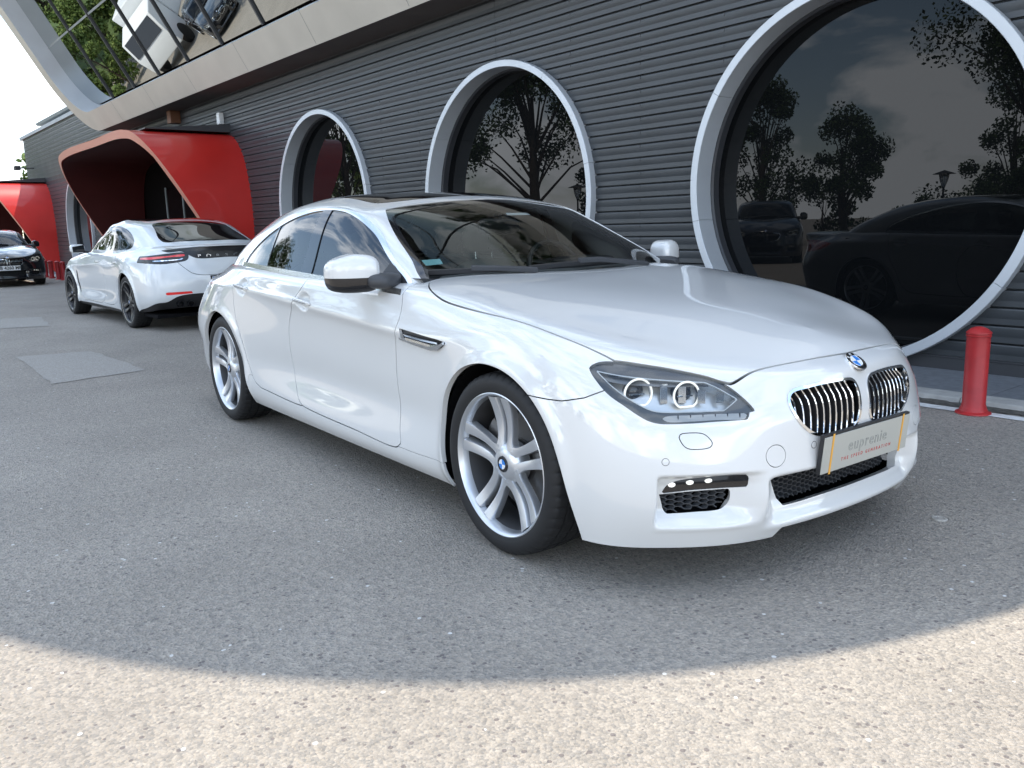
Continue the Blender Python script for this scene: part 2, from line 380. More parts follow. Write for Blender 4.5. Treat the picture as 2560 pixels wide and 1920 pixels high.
# ------------------------------------------------------------------ main car: body surfaces (half, left side y>0; front axle at x=0)
U_ST = [0, .36, .70, .93, 1.17, 1.58, 2.03, 2.68, 3.48, 4.08, 4.55, 5.03, 5.50, 5.82, 6.27]
def R_(*rows): return [(U_ST[i], *p) for i, p in rows]
BMW_RINGS = [
 # r0 bottom edge
 R_((0,(.820,0,.160)),(1,(.793,.36,.160)),(2,(.700,.625,.162)),(3,(.560,.790,.160)),(4,(.41,.880,.165)),(5,(0,.895,.172)),(6,(-.42,.890,.172)),(7,(-1.1,.893,.172)),(8,(-1.9,.895,.174)),(9,(-2.55,.895,.176)),(10,(-2.97,.90,.19)),(11,(-3.45,.870,.21)),(12,(-3.80,.70,.22)),(13,(-3.94,.42,.225)),(14,(-3.99,0,.225))),
 # r1 lower bulge
 R_((0,(.872,0,.275)),(1,(.848,.36,.275)),(2,(.738,.636,.275)),(3,(.592,.808,.27)),(4,(.41,.904,.27)),(5,(0,.932,.28)),(6,(-.42,.924,.255)),(7,(-1.1,.920,.252)),(8,(-1.9,.922,.258)),(9,(-2.55,.926,.27)),(10,(-2.97,.938,.29)),(11,(-3.45,.900,.31)),(12,(-3.84,.73,.33)),(13,(-4.00,.44,.34)),(14,(-4.05,0,.34))),
 # r2
 R_((0,(.874,0,.40)),(1,(.848,.36,.40)),(2,(.740,.636,.40)),(3,(.600,.812,.40)),(4,(.415,.911,.405)),(5,(0,.942,.43)),(6,(-.45,.912,.42)),(7,(-1.1,.890,.415)),(8,(-1.9,.892,.42)),(9,(-2.5,.916,.43)),(10,(-2.97,.945,.46)),(11,(-3.45,.910,.47)),(12,(-3.87,.74,.48)),(13,(-4.04,.45,.49)),(14,(-4.09,0,.49))),
 # r3
 R_((0,(.872,0,.53)),(1,(.838,.36,.53)),(2,(.716,.632,.535)),(3,(.580,.806,.545)),(4,(.40,.905,.565)),(5,(0,.944,.62)),(6,(-.45,.917,.58)),(7,(-1.1,.897,.575)),(8,(-1.9,.900,.60)),(9,(-2.5,.921,.63)),(10,(-2.97,.947,.66)),(11,(-3.45,.910,.67)),(12,(-3.88,.745,.66)),(13,(-4.04,.45,.67)),(14,(-4.09,0,.67))),
 # r3b just under the crease
 R_((0,(.866,0,.60)),(1,(.824,.36,.605)),(2,(.692,.622,.612)),(3,(.556,.793,.635)),(4,(.385,.893,.665)),(5,(0,.936,.725)),(6,(-.45,.921,.722)),(7,(-1.1,.907,.742)),(8,(-1.9,.910,.785)),(9,(-2.5,.919,.820)),(10,(-2.97,.928,.842)),(11,(-3.45,.852,.845)),(12,(-3.80,.695,.82)),(13,(-4.02,.45,.81)),(14,(-4.07,0,.80))),
 # r4 shoulder crease
 R_((0,(.852,0,.65)),(1,(.802,.36,.655)),(2,(.664,.610,.665)),(3,(.528,.776,.690)),(4,(.365,.877,.722)),(5,(0,.922,.780)),(6,(-.45,.925,.768)),(7,(-1.1,.921,.786)),(8,(-1.9,.923,.829)),(9,(-2.5,.922,.864)),(10,(-2.97,.912,.888)),(11,(-3.45,.812,.895)),(12,(-3.76,.655,.875)),(13,(-4.02,.45,.865)),(14,(-4.06,0,.855))),
 # r4b above the crease
 R_((0,(.845,0,.686)),(1,(.785,.355,.691)),(2,(.638,.597,.705)),(3,(.500,.752,.735)),(4,(.330,.852,.772)),(5,(0,.903,.828)),(6,(-.45,.909,.822)),(7,(-1.1,.911,.832)),(8,(-1.9,.913,.868)),(9,(-2.5,.908,.900)),(10,(-2.97,.878,.925)),(11,(-3.45,.742,.932)),(12,(-3.72,.60,.920)),(13,(-4.03,.44,.92)),(14,(-4.08,0,.92))),
 # r5 fender top / belt
 R_((0,(.806,0,.721)),(1,(.741,.345,.726)),(2,(.598,.570,.748)),(3,(.445,.705,.790)),(4,(.240,.800,.835)),(5,(-.04,.850,.882)),(6,(-.48,.868,.908)),(7,(-1.1,.877,.930)),(8,(-1.9,.882,.950)),(9,(-2.5,.868,.970)),(10,(-2.97,.808,.985)),(11,(-3.45,.665,.982)),(12,(-3.71,.545,.965)),(13,(-4.04,.42,.975)),(14,(-4.095,0,.98))),
 # r6 hood shut line
 R_((0,(.762,0,.752)),(1,(.684,.295,.757)),(2,(.545,.485,.778)),(3,(.390,.615,.815)),(4,(.180,.710,.862)),(5,(-.09,.768,.908)),(6,(-.52,.800,.950)),(7,(-1.1,.76,.965)),(8,(-1.9,.74,.97)),(9,(-2.5,.74,.99)),(10,(-2.95,.70,1.005)),(11,(-3.42,.555,1.003)),(12,(-3.69,.45,.983)),(13,(-4.01,.34,.99)),(14,(-4.08,0,.992))),
 # r7 hood crease
 R_((0,(.70,0,.785)),(1,(.612,.20,.796)),(2,(.470,.325,.822)),(3,(.315,.415,.860)),(4,(.110,.485,.900)),(5,(-.165,.538,.942)),(6,(-.56,.58,.982)),(7,(-1.1,.42,.985)),(8,(-1.9,.40,.985)),(9,(-2.5,.40,1.0)),(10,(-2.95,.40,1.015)),(11,(-3.40,.36,1.018)),(12,(-3.72,.30,1.0)),(13,(-3.96,.19,1.0)),(14,(-4.03,0,1.0))),
 # r8 centre line
 R_((0,(.64,0,.808)),(1,(.550,0,.828)),(2,(.42,0,.858)),(3,(.27,0,.886)),(4,(.06,0,.917)),(5,(-.22,0,.952)),(6,(-.58,0,.990)),(7,(-1.1,0,.99)),(8,(-1.9,0,.99)),(9,(-2.5,0,1.0)),(10,(-2.95,0,1.018)),(11,(-3.38,0,1.024)),(12,(-3.70,0,1.01)),(13,(-3.90,0,1.005)),(14,(-3.99,0,1.005))),
]
BMW_V = [0, .10, .22, .35, .43, .48, .53, .63, .76, 1.0, 1.35]
H_ST = [0, .40, .72, .86, 1.05, 1.55, 2.35, 3.0, 3.45, 3.78, 4.2]
def H_(*rows): return [(H_ST[i], *p) for i, p in rows]
BMW_GREEN = [
 # g0 base ring (sunk a little below the belt and cowl)
 H_((0,(-.470,0,.965)),(1,(-.545,.43,.965)),(2,(-.735,.770,.955)),(3,(-.800,.820,.935)),(4,(-.97,.855,.912)),(5,(-1.5,.872,.925)),(6,(-2.3,.870,.945)),(7,(-2.95,.805,.97)),(8,(-3.32,.68,.985)),(9,(-3.47,.42,1.0)),(10,(-3.52,0,1.0))),
 # g1
 H_((0,(-.555,0,1.015)),(1,(-.628,.41,1.012)),(2,(-.803,.746,1.003)),(3,(-.868,.795,.985)),(4,(-1.03,.830,.968)),(5,(-1.53,.848,.982)),(6,(-2.3,.846,.998)),(7,(-2.94,.785,1.018)),(8,(-3.28,.665,1.03)),(9,(-3.41,.41,1.045)),(10,(-3.46,0,1.05))),
 # g2 
 H_((0,(-.82,0,1.155)),(1,(-.885,.385,1.148)),(2,(-1.032,.687,1.125)),(3,(-1.095,.750,1.112)),(4,(-1.225,.786,1.102)),(5,(-1.62,.793,1.135)),(6,(-2.28,.790,1.148)),(7,(-2.85,.730,1.142)),(8,(-3.12,.615,1.135)),(9,(-3.22,.38,1.148)),(10,(-3.25,0,1.158))),
 # g3
 H_((0,(-1.10,0,1.278)),(1,(-1.155,.36,1.266)),(2,(-1.262,.628,1.238)),(3,(-1.320,.694,1.230)),(4,(-1.435,.726,1.234)),(5,(-1.72,.732,1.266)),(6,(-2.25,.728,1.270)),(7,(-2.70,.670,1.240)),(8,(-2.92,.565,1.228)),(9,(-3.0,.36,1.240)),(10,(-3.03,0,1.248))),
 # g4 header / rail
 H_((0,(-1.285,0,1.334)),(1,(-1.325,.34,1.320)),(2,(-1.385,.582,1.293)),(3,(-1.435,.640,1.289)),(4,(-1.53,.672,1.297)),(5,(-1.78,.680,1.322)),(6,(-2.23,.675,1.322)),(7,(-2.60,.620,1.292)),(8,(-2.78,.52,1.284)),(9,(-2.85,.34,1.296)),(10,(-2.87,0,1.306))),
 # g5 roof edge
 H_((0,(-1.39,0,1.354)),(1,(-1.42,.315,1.342)),(2,(-1.475,.520,1.320)),(3,(-1.515,.563,1.316)),(4,(-1.59,.594,1.323)),(5,(-1.82,.612,1.349)),(6,(-2.21,.607,1.348)),(7,(-2.51,.56,1.324)),(8,(-2.65,.47,1.318)),(9,(-2.70,.31,1.330)),(10,(-2.72,0,1.340))),
 # g6
 H_((0,(-1.60,0,1.379)),(1,(-1.62,.20,1.376)),(2,(-1.65,.32,1.368)),(3,(-1.67,.345,1.367)),(4,(-1.71,.365,1.369)),(5,(-1.88,.38,1.383)),(6,(-2.15,.375,1.381)),(7,(-2.33,.345,1.369)),(8,(-2.42,.29,1.366)),(9,(-2.46,.18,1.371)),(10,(-2.48,0,1.374))),
 # g7 centre
 H_((0,(-1.72,0,1.388)),(1,(-1.735,0,1.3885)),(2,(-1.76,0,1.389)),(3,(-1.775,0,1.3895)),(4,(-1.80,0,1.390)),(5,(-1.91,0,1.392)),(6,(-2.08,0,1.391)),(7,(-2.19,0,1.388)),(8,(-2.25,0,1.386)),(9,(-2.28,0,1.385)),(10,(-2.30,0,1.384))),
]
BMW_GV = [0, .07, .26, .44, .54, .62, .84, 1.0]
ARCH_F = (0.0, .342, .370); ARCH_R = (-2.968, .342, .366)
ARCH_PF = [(-.31,.05),(-.355,.25),(-.380,.40),(-.338,.552),(-.232,.656),(-.108,.704),(.0,.712),(.115,.690),(.221,.632),(.298,.550),(.358,.431),(.388,.33),(.408,.19),(.415,.05)]
ARCH_PR = [(-3.375,.05),(-3.365,.32),(-3.335,.47),(-3.270,.585),(-3.175,.665),(-3.067,.703),(-2.945,.703),(-2.830,.660),(-2.742,.585),(-2.672,.48),(-2.605,.352),(-2.565,.187),(-2.55,.05)]
def dense(knots, step):
    out = [knots[0]]
    for a, b, s in zip(knots[:-1], knots[1:], step): out += list(np.linspace(a, b, max(2, int(round((b - a) / s)) + 1))[1:])
    return np.array(out)
def bmw_body(fine=1.0):
    us = np.array(U_ST); st = [.008] * 3 + [.010] + [.012] * 3 + [.014] * 2 + [.014, .012, .012, .016, .025]
    uq = dense(list(us), [s * fine for s in st]); vq = dense(BMW_V, [s * fine for s in [.009, .007, .006, .008, .005, .005, .008, .011, .016, .022]])
    G = loft(BMW_RINGS, U_ST[-1], BMW_V, uq, vq)
    # flared arch lips
    for cx, cz, r in (ARCH_F, ARCH_R):
        d = np.hypot(G[:, :, 0] - cx, G[:, :, 2] - cz) - r
        side = np.clip((G[:, :, 1] - .80) / .08, 0, 1)
        G[:, :, 1] += side * .010 * np.exp(-((d - .004) / .030) ** 2)
    # recessed intakes of the front bumper with a sloping floor below them
    x, y, z = G[:, :, 0], G[:, :, 1], G[:, :, 2]; sm = lambda a, b, t: (lambda q: q * q * (3 - 2 * q))(np.clip((t - a) / (b - a), 0, 1))
    d1 = np.interp(z, [.222, .236, .262, .290, .372, .400, .410], [0, -.006, .030, .052, .052, .030, 0]) * sm(.44, .58, y) * (1 - sm(.752, .772, y))
    d2 = np.interp(z, [.196, .206, .245, .290, .366, .378, .388], [0, -.004, .034, .060, .060, .030, 0]) * (1 - sm(.385, .47, np.abs(y)))
    fr = (x > .40)
    G[:, :, 0] -= np.where(fr, np.maximum(d1, d2) + np.minimum(np.minimum(d1, d2), 0), 0); G[:, :, 1] -= np.where(fr, d1 * .25, 0)
    # sunken cups behind the door handles
    for hx, hz in ((-1.690, .838), (-2.583, .875)):
        e = np.hypot((G[:, :, 0] - hx) / .088, (G[:, :, 2] - hz) / .052); G[:, :, 1] -= np.where(G[:, :, 1] > .6, .022 * (1 - sm(.55, 1.0, e)), 0)
    G[0, :, :] = G[0]; G[-1, :, 1] = 0; G[:, 0, 1] = 0; G[:, -1, 1] = 0
    S = grid_surf(G); c = np.abs(S.V[:, 1]) < 1e-7; S.N[c, 1] = 0; S.N[c] /= np.linalg.norm(S.N[c], axis=1, keepdims=True) + 1e-12
    return S
def bmw_green(fine=1.0):
    uq = dense(H_ST, [s * fine for s in [.025, .012, .008, .010, .016, .025, .02, .02, .02, .03]]); vq = dense(BMW_GV, [s * fine for s in [.012, .012, .012, .009, .010, .02, .03]])
    G = loft(BMW_GREEN, H_ST[-1], BMW_GV, uq, vq); G[-1, :, 1] = 0; G[:, 0, 1] = 0; G[:, -1, 1] = 0
    S = grid_surf(G); c = np.abs(S.V[:, 1]) < 1e-7; S.N[c, 1] = 0; S.N[c] /= np.linalg.norm(S.N[c], axis=1, keepdims=True) + 1e-12
    return S
# ------------------------------------------------------------------ main car: panels, glass, lamps, wheels
AX, AY, AZ = (1, 0, 0), (0, 1, 0), (0, 0, 1)
def both(name, S, mat, parent, **k):
    """a part on each side of the car"""
    return surf_obj(name, S, mat, parent, **k), surf_obj(name, S.mirror(), mat, parent, **k)
def span(name, S, mat, parent, **k): return surf_obj(name, S + S.mirror(), mat, parent, **k)
def ellipse(cx, cy, rx, ry, n=28, rot=0.0):
    t = np.linspace(0, 2 * math.pi, n, endpoint=False); c, s = math.cos(rot), math.sin(rot)
    return np.c_[cx + rx * np.cos(t) * c - ry * np.sin(t) * s, cy + rx * np.cos(t) * s + ry * np.sin(t) * c]

K_HOOD = [(.790,0),(.769,.211),(.733,.417),(.711,.515),(.691,.537),(.664,.561),(.627,.598),(.573,.655),(.518,.712),(.452,.771),(.368,.795),(.195,.836),(-.011,.863),(-.289,.867),(-.458,.857),(-.575,.828),(-.655,.785),(-.70,.735),(-.62,.60),(-.50,.35),(-.445,0),(-.445,-.4),(.790,-.4)]
K_HEAD = [(.406,.839,.738),(.408,.827,.747),(.417,.810,.754),(.433,.792,.757),(.452,.773,.756),(.518,.712,.746),(.573,.655,.732),(.627,.598,.715),(.664,.561,.701),(.691,.537,.688),(.711,.521,.676),(.736,.506,.655),(.758,.492,.633),(.774,.480,.612),(.782,.475,.599),(.773,.494,.598),(.776,.499,.586),(.775,.506,.577),(.767,.523,.576),(.727,.593,.575),(.685,.661,.573),(.650,.713,.573),(.625,.746,.575),(.603,.768,.583),(.577,.790,.601),(.539,.813,.629),(.502,.832,.654),(.477,.840,.673),(.447,.844,.699),(.423,.844,.720)]
K_EYE = [(.422,.829,.736),(.474,.794,.725),(.507,.767,.719),(.590,.673,.705),(.662,.574,.695),(.690,.551,.679),(.744,.509,.640),(.732,.561,.607),(.689,.632,.607),(.666,.667,.608),(.639,.706,.608),(.608,.747,.613),(.587,.766,.623),(.529,.803,.660),(.479,.821,.695)]
K_STRIP = [(.625,.736,.594),(.642,.709,.599),(.679,.654,.599),(.721,.586,.599),(.770,.502,.597),(.775,.502,.586),(.773,.509,.580),(.726,.592,.581),(.684,.660,.580),(.639,.724,.582)]
HA = (-.66, .75, 0)
def hp(pts): return [(p[0] * HA[0] + p[1] * HA[1], p[2]) for p in pts]
K_KIDNEY = [(.359,.630),(.345,.647),(.326,.655),(.282,.660),(.194,.666),(.097,.666),(.048,.658),(.028,.632),(.024,.58),(.026,.53),(.040,.506),(.064,.491),(.142,.487),(.223,.492),(.267,.500),(.299,.518),(.331,.547),(.354,.583),(.362,.608)]
K_FOGBAR = [(.728,.342),(.718,.363),(.697,.386),(.659,.395),(.516,.401),(.507,.392),(.503,.367),(.508,.357),(.543,.353),(.648,.351)]
K_FOG = [(.732,.340),(.648,.348),(.543,.350),(.544,.315),(.551,.295),(.567,.284),(.649,.279),(.717,.276)]
K_CIN = [(.398,.364),(.293,.364),(.18,.364),(.08,.364),(0,.364),(-.2,.364),(-.2,.266),(0,.266),(.150,.266),(.284,.264),(.345,.264),(.372,.300)]
K_WASH = [(.698,.542),(.641,.542),(.629,.533),(.618,.512),(.625,.499),(.685,.497),(.697,.510),(.703,.534)]
K_DOORF = [(-.72,1.06),(-.731,.925),(-.708,.885),(-.700,.856),(-.704,.817),(-.718,.776),(-.745,.700),(-.757,.610),(-.757,.480),(-.745,.343),(-.728,.278),(-.760,.257),(-1.2,.261),(-1.70,.274),(-1.79,.283),(-1.840,.305),(-1.880,.348),(-1.925,.419),(-1.944,.50),(-1.946,.600),(-1.928,.700),(-1.86,.790),(-1.775,.868),(-1.705,.935),(-1.68,1.06)]
K_DOORR = [(-1.68,1.06),(-1.705,.935),(-1.775,.868),(-1.86,.790),(-1.928,.700),(-1.946,.600),(-1.944,.50),(-1.925,.419),(-1.880,.348),(-1.840,.305),(-1.79,.283),(-2.30,.291),(-2.40,.297),(-2.475,.322),(-2.530,.372),(-2.572,.435),(-2.605,.52),(-2.645,.60),(-2.690,.68),(-2.71,.76),(-2.715,.86),(-2.735,.94),(-2.76,1.06)]
K_DLO = [(-.755,.925),(-.785,.965),(-.977,1.056+.004),(-1.180,1.170),(-1.291,1.217),(-1.409,1.259),(-1.521,1.289),(-1.630,1.306),(-1.761,1.3125),(-1.892,1.309),(-2.026,1.296),(-2.179,1.272),(-2.352,1.232),(-2.533,1.178),(-2.700,1.108),(-2.790,1.050),(-2.812,1.010),(-2.800,.990),(-2.225,.975),(-1.821,.958),(-1.538,.942),(-1.159,.925),(-.910,.912)]
K_WS = [(0,1.338),(.20,1.332),(.36,1.320),(.50,1.305),(.575,1.292),(.590,1.285),(.622,1.25),(.655,1.20),(.682,1.15),(.704,1.10),(.726,1.05),(.752,1.0),(.760,.965),(.55,.94),(.2,.94),(0,.94),(-.2,.94),(-.2,1.338)]

def build_wheel(name, parent, loc, side, silver=True):
    """side=+1: outer face towards +y"""
    wroot = empty(name, loc, 0, parent)
    M = Matrix.Rotation(-math.pi / 2 if side > 0 else math.pi / 2, 4, 'X')
    tag_mesh = ('S' if silver else 'B')
    key = tag_mesh
    if key not in WHEEL_CACHE:
        R = .340; D = {}
        # tyre: profile (radius, height), height 0 = outer bead face, negative inwards
        prof = [(.262, -.012), (.266, .000), (.280, .006), (.300, .008), (.317, .004), (.328, -.006)]
        tread = []
        for g in (-.018, -.060, -.115, -.170, -.212): pass
        hs = [-.012, -.020, -.046, -.048, -.056, -.058, -.096, -.098, -.106, -.108, -.146, -.148, -.156, -.158, -.196, -.204]
        dp = [0, 0, 0, 1, 1, 0, 0, 1, 1, 0, 0, 1, 1, 0, 0, 0]
        for h, d in zip(hs, dp):
            crown = R - .012 * (abs(h + .108) / .1) ** 4 * .6
            tread.append((crown - (.007 if d else 0), h))
        back = [(.328, -.214), (.310, -.226), (.280, -.226), (.262, -.210)]
        pr = prof + tread + back; n = len(pr); seg = 288; V = []; F = []
        nf = len(prof)
        for k in range(seg):
            a = 2 * math.pi * k / seg
            for i, (r, h) in enumerate(pr):
                sl_ = 0
                if nf - 1 <= i <= nf + 2 or nf + len(tread) - 3 <= i <= nf + len(tread): sl_ = .005 if k % 6 == 0 else 0
                if nf + 5 <= i <= nf + 6 or nf + 9 <= i <= nf + 10: sl_ = .004 if (k + 3) % 9 == 0 else 0
                r2 = r - sl_
                if i in (1, 2, 3) and False: r2 = r
                V.append((r2 * math.cos(a), r2 * math.sin(a), h))
        for k in range(seg):
            k2 = (k + 1) % seg
            for i in range(n - 1): F.append((k * n + i, k2 * n + i, k2 * n + i + 1, k * n + i + 1))
        D['tyre'] = MB().add(V, F, 0, True).mesh('tyre', ['rubber'])
        silver_m = 'wheel_silver' if silver else 'wheel_black'
        rim = MB().lathe([(.262, -.014), (.2685, -.006), (.2685, .000), (.264, .002), (.257, -.004), (.252, -.018), (.248, -.038)], 96).lathe([(.248, -.038), (.243, -.09), (.246, -.17), (.262, -.205)], 96, mi=1)
        D['rim'] = rim.mesh('rim', [silver_m, 'rim_barrel_shade'])
        # hub and spokes
        hub = MB().lathe([(.0, -.022), (.036, -.022), (.048, -.026), (.066, -.034), (.075, -.046), (.078, -.09), (.0, -.09)], 48)
        for k in range(5):
            a = 2 * math.pi * (k + .5) / 5 + math.pi / 2
            hub.lathe([(.0, -.036), (.0095, -.036), (.0105, -.040), (.0105, -.07)], 12, Matrix.Translation((.060 * math.cos(a), .060 * math.sin(a), 0)), mi=1)
        D['hub'] = hub.mesh('hub', [silver_m, 'grey_plastic'])
        sp_ = []
        for side_ in (-1, 1):
            mb = MB(); V = []; nr = 13; prof_n = 7
            for i in range(nr):
                t = i / (nr - 1); r = .050 + (.2475 - .050) * t
                off = side_ * (.0225 + .0140 * t + .008 * math.exp(-((t - 0.0) / .16) ** 2))
                wd = .0150 + .0085 * t + .010 * math.exp(-(t / .12) ** 2)
                zf = -.030 - .020 * math.sin(math.pi * t) * .55 + .016 * t ** 2.2          # face height along the spoke
                zc = zf
                inner = -side_            # edge facing the twin spoke
                for wv, zz in ((-1, -.050 + zf * .4), (-1.0, zc - .007), (-.86, zc - .0005), (0.1 * inner * -1, zc + .001), (.86, zc - .0005), (1.0, zc - .007), (1, -.050 + zf * .4)):
                    zz2 = zz
                    if wv * side_ < 0: zz2 -= .006 * math.sin(math.pi * min(1, t * 1.02)) * abs(wv)       # scooped flank towards the twin
                    V.append((off + wv * wd, r, zz2))
            F = []
            for i in range(nr - 1):
                for j in range(prof_n - 1): F.append((i * prof_n + j, i * prof_n + j + 1, (i + 1) * prof_n + j + 1, (i + 1) * prof_n + j))
                F.append((i * prof_n + prof_n - 1, i * prof_n, (i + 1) * prof_n, (i + 1) * prof_n + prof_n - 1))
            F.append(tuple(range(prof_n))); F.append(tuple(range((nr - 1) * prof_n, nr * prof_n)))
            mb.add(V, F, 0, True); me = mb.mesh('spoke', [silver_m]); sp_.append(me)
        D['spokes'] = sp_
        if not silver:
            mb = MB()
        disc = MB().lathe([(.06, -.105), (.178, -.105), (.178, -.130), (.06, -.130)], 64).lathe([(.06, -.100), (.085, -.100), (.085, -.13)], 32)
        D['disc'] = disc.mesh('brake_disc', ['brake_metal'])
        cal = MB(); pts = []
        for k in range(9):
            a = math.radians(-28 + 56 * k / 8); pts.append(a)
        V = []; F = []
        for a in pts:
            for r, h in ((.125, -.082), (.192, -.080), (.200, -.10), (.198, -.15), (.125, -.15)): V.append((r * math.cos(a), r * math.sin(a), h))
        for i in range(8):
            for j in range(5): F.append((i * 5 + j, i * 5 + (j + 1) % 5, (i + 1) * 5 + (j + 1) % 5, (i + 1) * 5 + j))
        F += [tuple(range(5)), tuple(range(40, 45))]
        cal.add(V, F); D['cal'] = cal.mesh('brake_caliper', ['brake_metal'])
        D['back'] = MB().lathe([(.0, -.15), (.245, -.15), (.245, -.19), (0, -.19)], 48).mesh('wheel_back', ['matte_black'])
        WHEEL_CACHE[key] = D
    D = WHEEL_CACHE[key]
    def put(nm, me, extra=None):
        o = link(nm, me, wroot); o.matrix_local = M @ (extra if extra is not None else Matrix.Identity(4)); return o
    put('tyre', D['tyre']); put('rim', D['rim']); put('hub', D['hub']); put('brake_disc', D['disc'])
    put('brake_caliper', D['cal'], Matrix.Rotation(math.radians(160 if side < 0 else 20), 4, 'Z')); put('brake_shield', D['back'])
    for k in range(5):
        for me in D['spokes']: put('spoke', me, Matrix.Rotation(2 * math.pi * k / 5 + (WHEEL_SPIN if side < 0 else .1), 4, 'Z'))
    # centre cap roundel
    cap = MB().lathe([(0, -.018), (.0285, -.018), (.031, -.021), (.031, -.026)], 32).build('centre_cap', 'black_gloss', wroot); cap.matrix_local = M
    for i in range(4): roundel_quarter(wroot, M @ Matrix.Translation((0, 0, -.0172)), .0185, i)
    if not silver:
        e_ = MB().lathe([(.262, .0015), (.2690, .0025), (.2700, -.002)], 64).build('rim_edge', 'satin_chrome', wroot); e_.matrix_local = M
    v = MB().tube([(0, .238, -.075), (0, .222, -.055)], .004, 8).build('tyre_valve', 'grey_plastic', wroot); v.matrix_local = M @ Matrix.Rotation(math.radians(75), 4, 'Z')
    return wroot
WHEEL_CACHE = {}
WHEEL_SPIN = math.radians(3)
QUARTER = {}
def roundel_quarter(parent, M, r, i):
    m = 'emblem_blue' if i % 2 == 0 else 'emblem_white'
    if (r, m) not in QUARTER:
        n = 8; V = [(0, 0, 0)] + [(r * math.cos(math.pi / 2 * k / n), r * math.sin(math.pi / 2 * k / n), 0) for k in range(n + 1)]
        V += [(x, y, -.001) for x, y, z in V]; F = [(0, k + 1, k + 2) for k in range(n)] + [(k + 1 + n + 2, k + 1, k + 2, k + 2 + n + 2) if False else (k + 1, k + 1 + n + 2, k + 2 + n + 2, k + 2) for k in range(n)]
        QUARTER[(r, m)] = MB().add(V, F).mesh('emblem_field', [m])
    o = link('emblem_field', QUARTER[(r, m)], parent); o.matrix_local = M @ Matrix.Rotation(math.pi / 2 * i, 4, 'Z')

def hex_mesh_part(name, parent, S_back, cell=.026):
    pass

def poly_offset_strip(pts3, w, up):
    pass

def ribbon(name, pts, w, t, parent, mat, up):
    """bar of rectangular section swept along pts; w along `up`, t across"""
    pts = [Vector(p) for p in pts]; V = []; F = []; n = len(pts)
    for i, p in enumerate(pts):
        d = (pts[min(i + 1, n - 1)] - pts[max(i - 1, 0)]).normalized(); u = Vector(up[i]) if hasattr(up[0], '__len__') else Vector(up)
        u = (u - d * u.dot(d)).normalized(); s = d.cross(u)
        ww = w[i] if hasattr(w, '__len__') else w; tt = t[i] if hasattr(t, '__len__') else t
        for a, b in ((-1, -1), (1, -1), (1, 1), (-1, 1)): V.append(p + u * a * ww / 2 + s * b * tt / 2)
    for i in range(n - 1):
        for k in range(4): F.append((i * 4 + k, i * 4 + (k + 1) % 4, i * 4 + 4 + (k + 1) % 4, i * 4 + 4 + k))
    F += [(3, 2, 1, 0), tuple(range(4 * n - 4, 4 * n))]
    return MB().add(V, F, 0).build(name, mat, parent)

def superell(a, b, c, e1=.6, e2=.6, nu=28, nv=16):
    V = []; F = []
    sg = lambda x, e: math.copysign(abs(x) ** e, x)
    for j in range(nv + 1):
        p = -math.pi / 2 + math.pi * j / nv
        for i in range(nu):
            q = 2 * math.pi * i / nu
            V.append((a * sg(math.cos(p), e1) * sg(math.cos(q), e2), b * sg(math.cos(p), e1) * sg(math.sin(q), e2), c * sg(math.sin(p), e1)))
    for j in range(nv):
        for i in range(nu): F.append((j * nu + i, j * nu + (i + 1) % nu, (j + 1) * nu + (i + 1) % nu, (j + 1) * nu + i))
    return V, F

def sample_y(S, pts, axis='xz', facing=(0, 1, 0)):
    """look up the surface (y for (x,z) points, or x for (y,z) points) by nearest triangle vertices"""
    if axis == 'xz': Q = S.V[:, [0, 2]]; val = S.V[:, 1]
    elif axis == 'yz': Q = S.V[:, [1, 2]]; val = S.V[:, 0]
    else: Q = S.V[:, [0, 1]]; val = S.V[:, 2]
    ok = S.N @ np.array(facing) > .1; Q = Q[ok]; val = val[ok]; Nn = S.N[ok]; out = []; nn = []
    for p in pts:
        d = np.hypot(*(Q - np.array(p)).T); i = np.argsort(d)[:4]; w_ = 1 / (d[i] + 1e-4); out.append(float((val[i] * w_).sum() / w_.sum())); n_ = (Nn[i] * w_[:, None]).sum(0); nn.append(n_ / np.linalg.norm(n_))
    return np.array(out), np.array(nn)

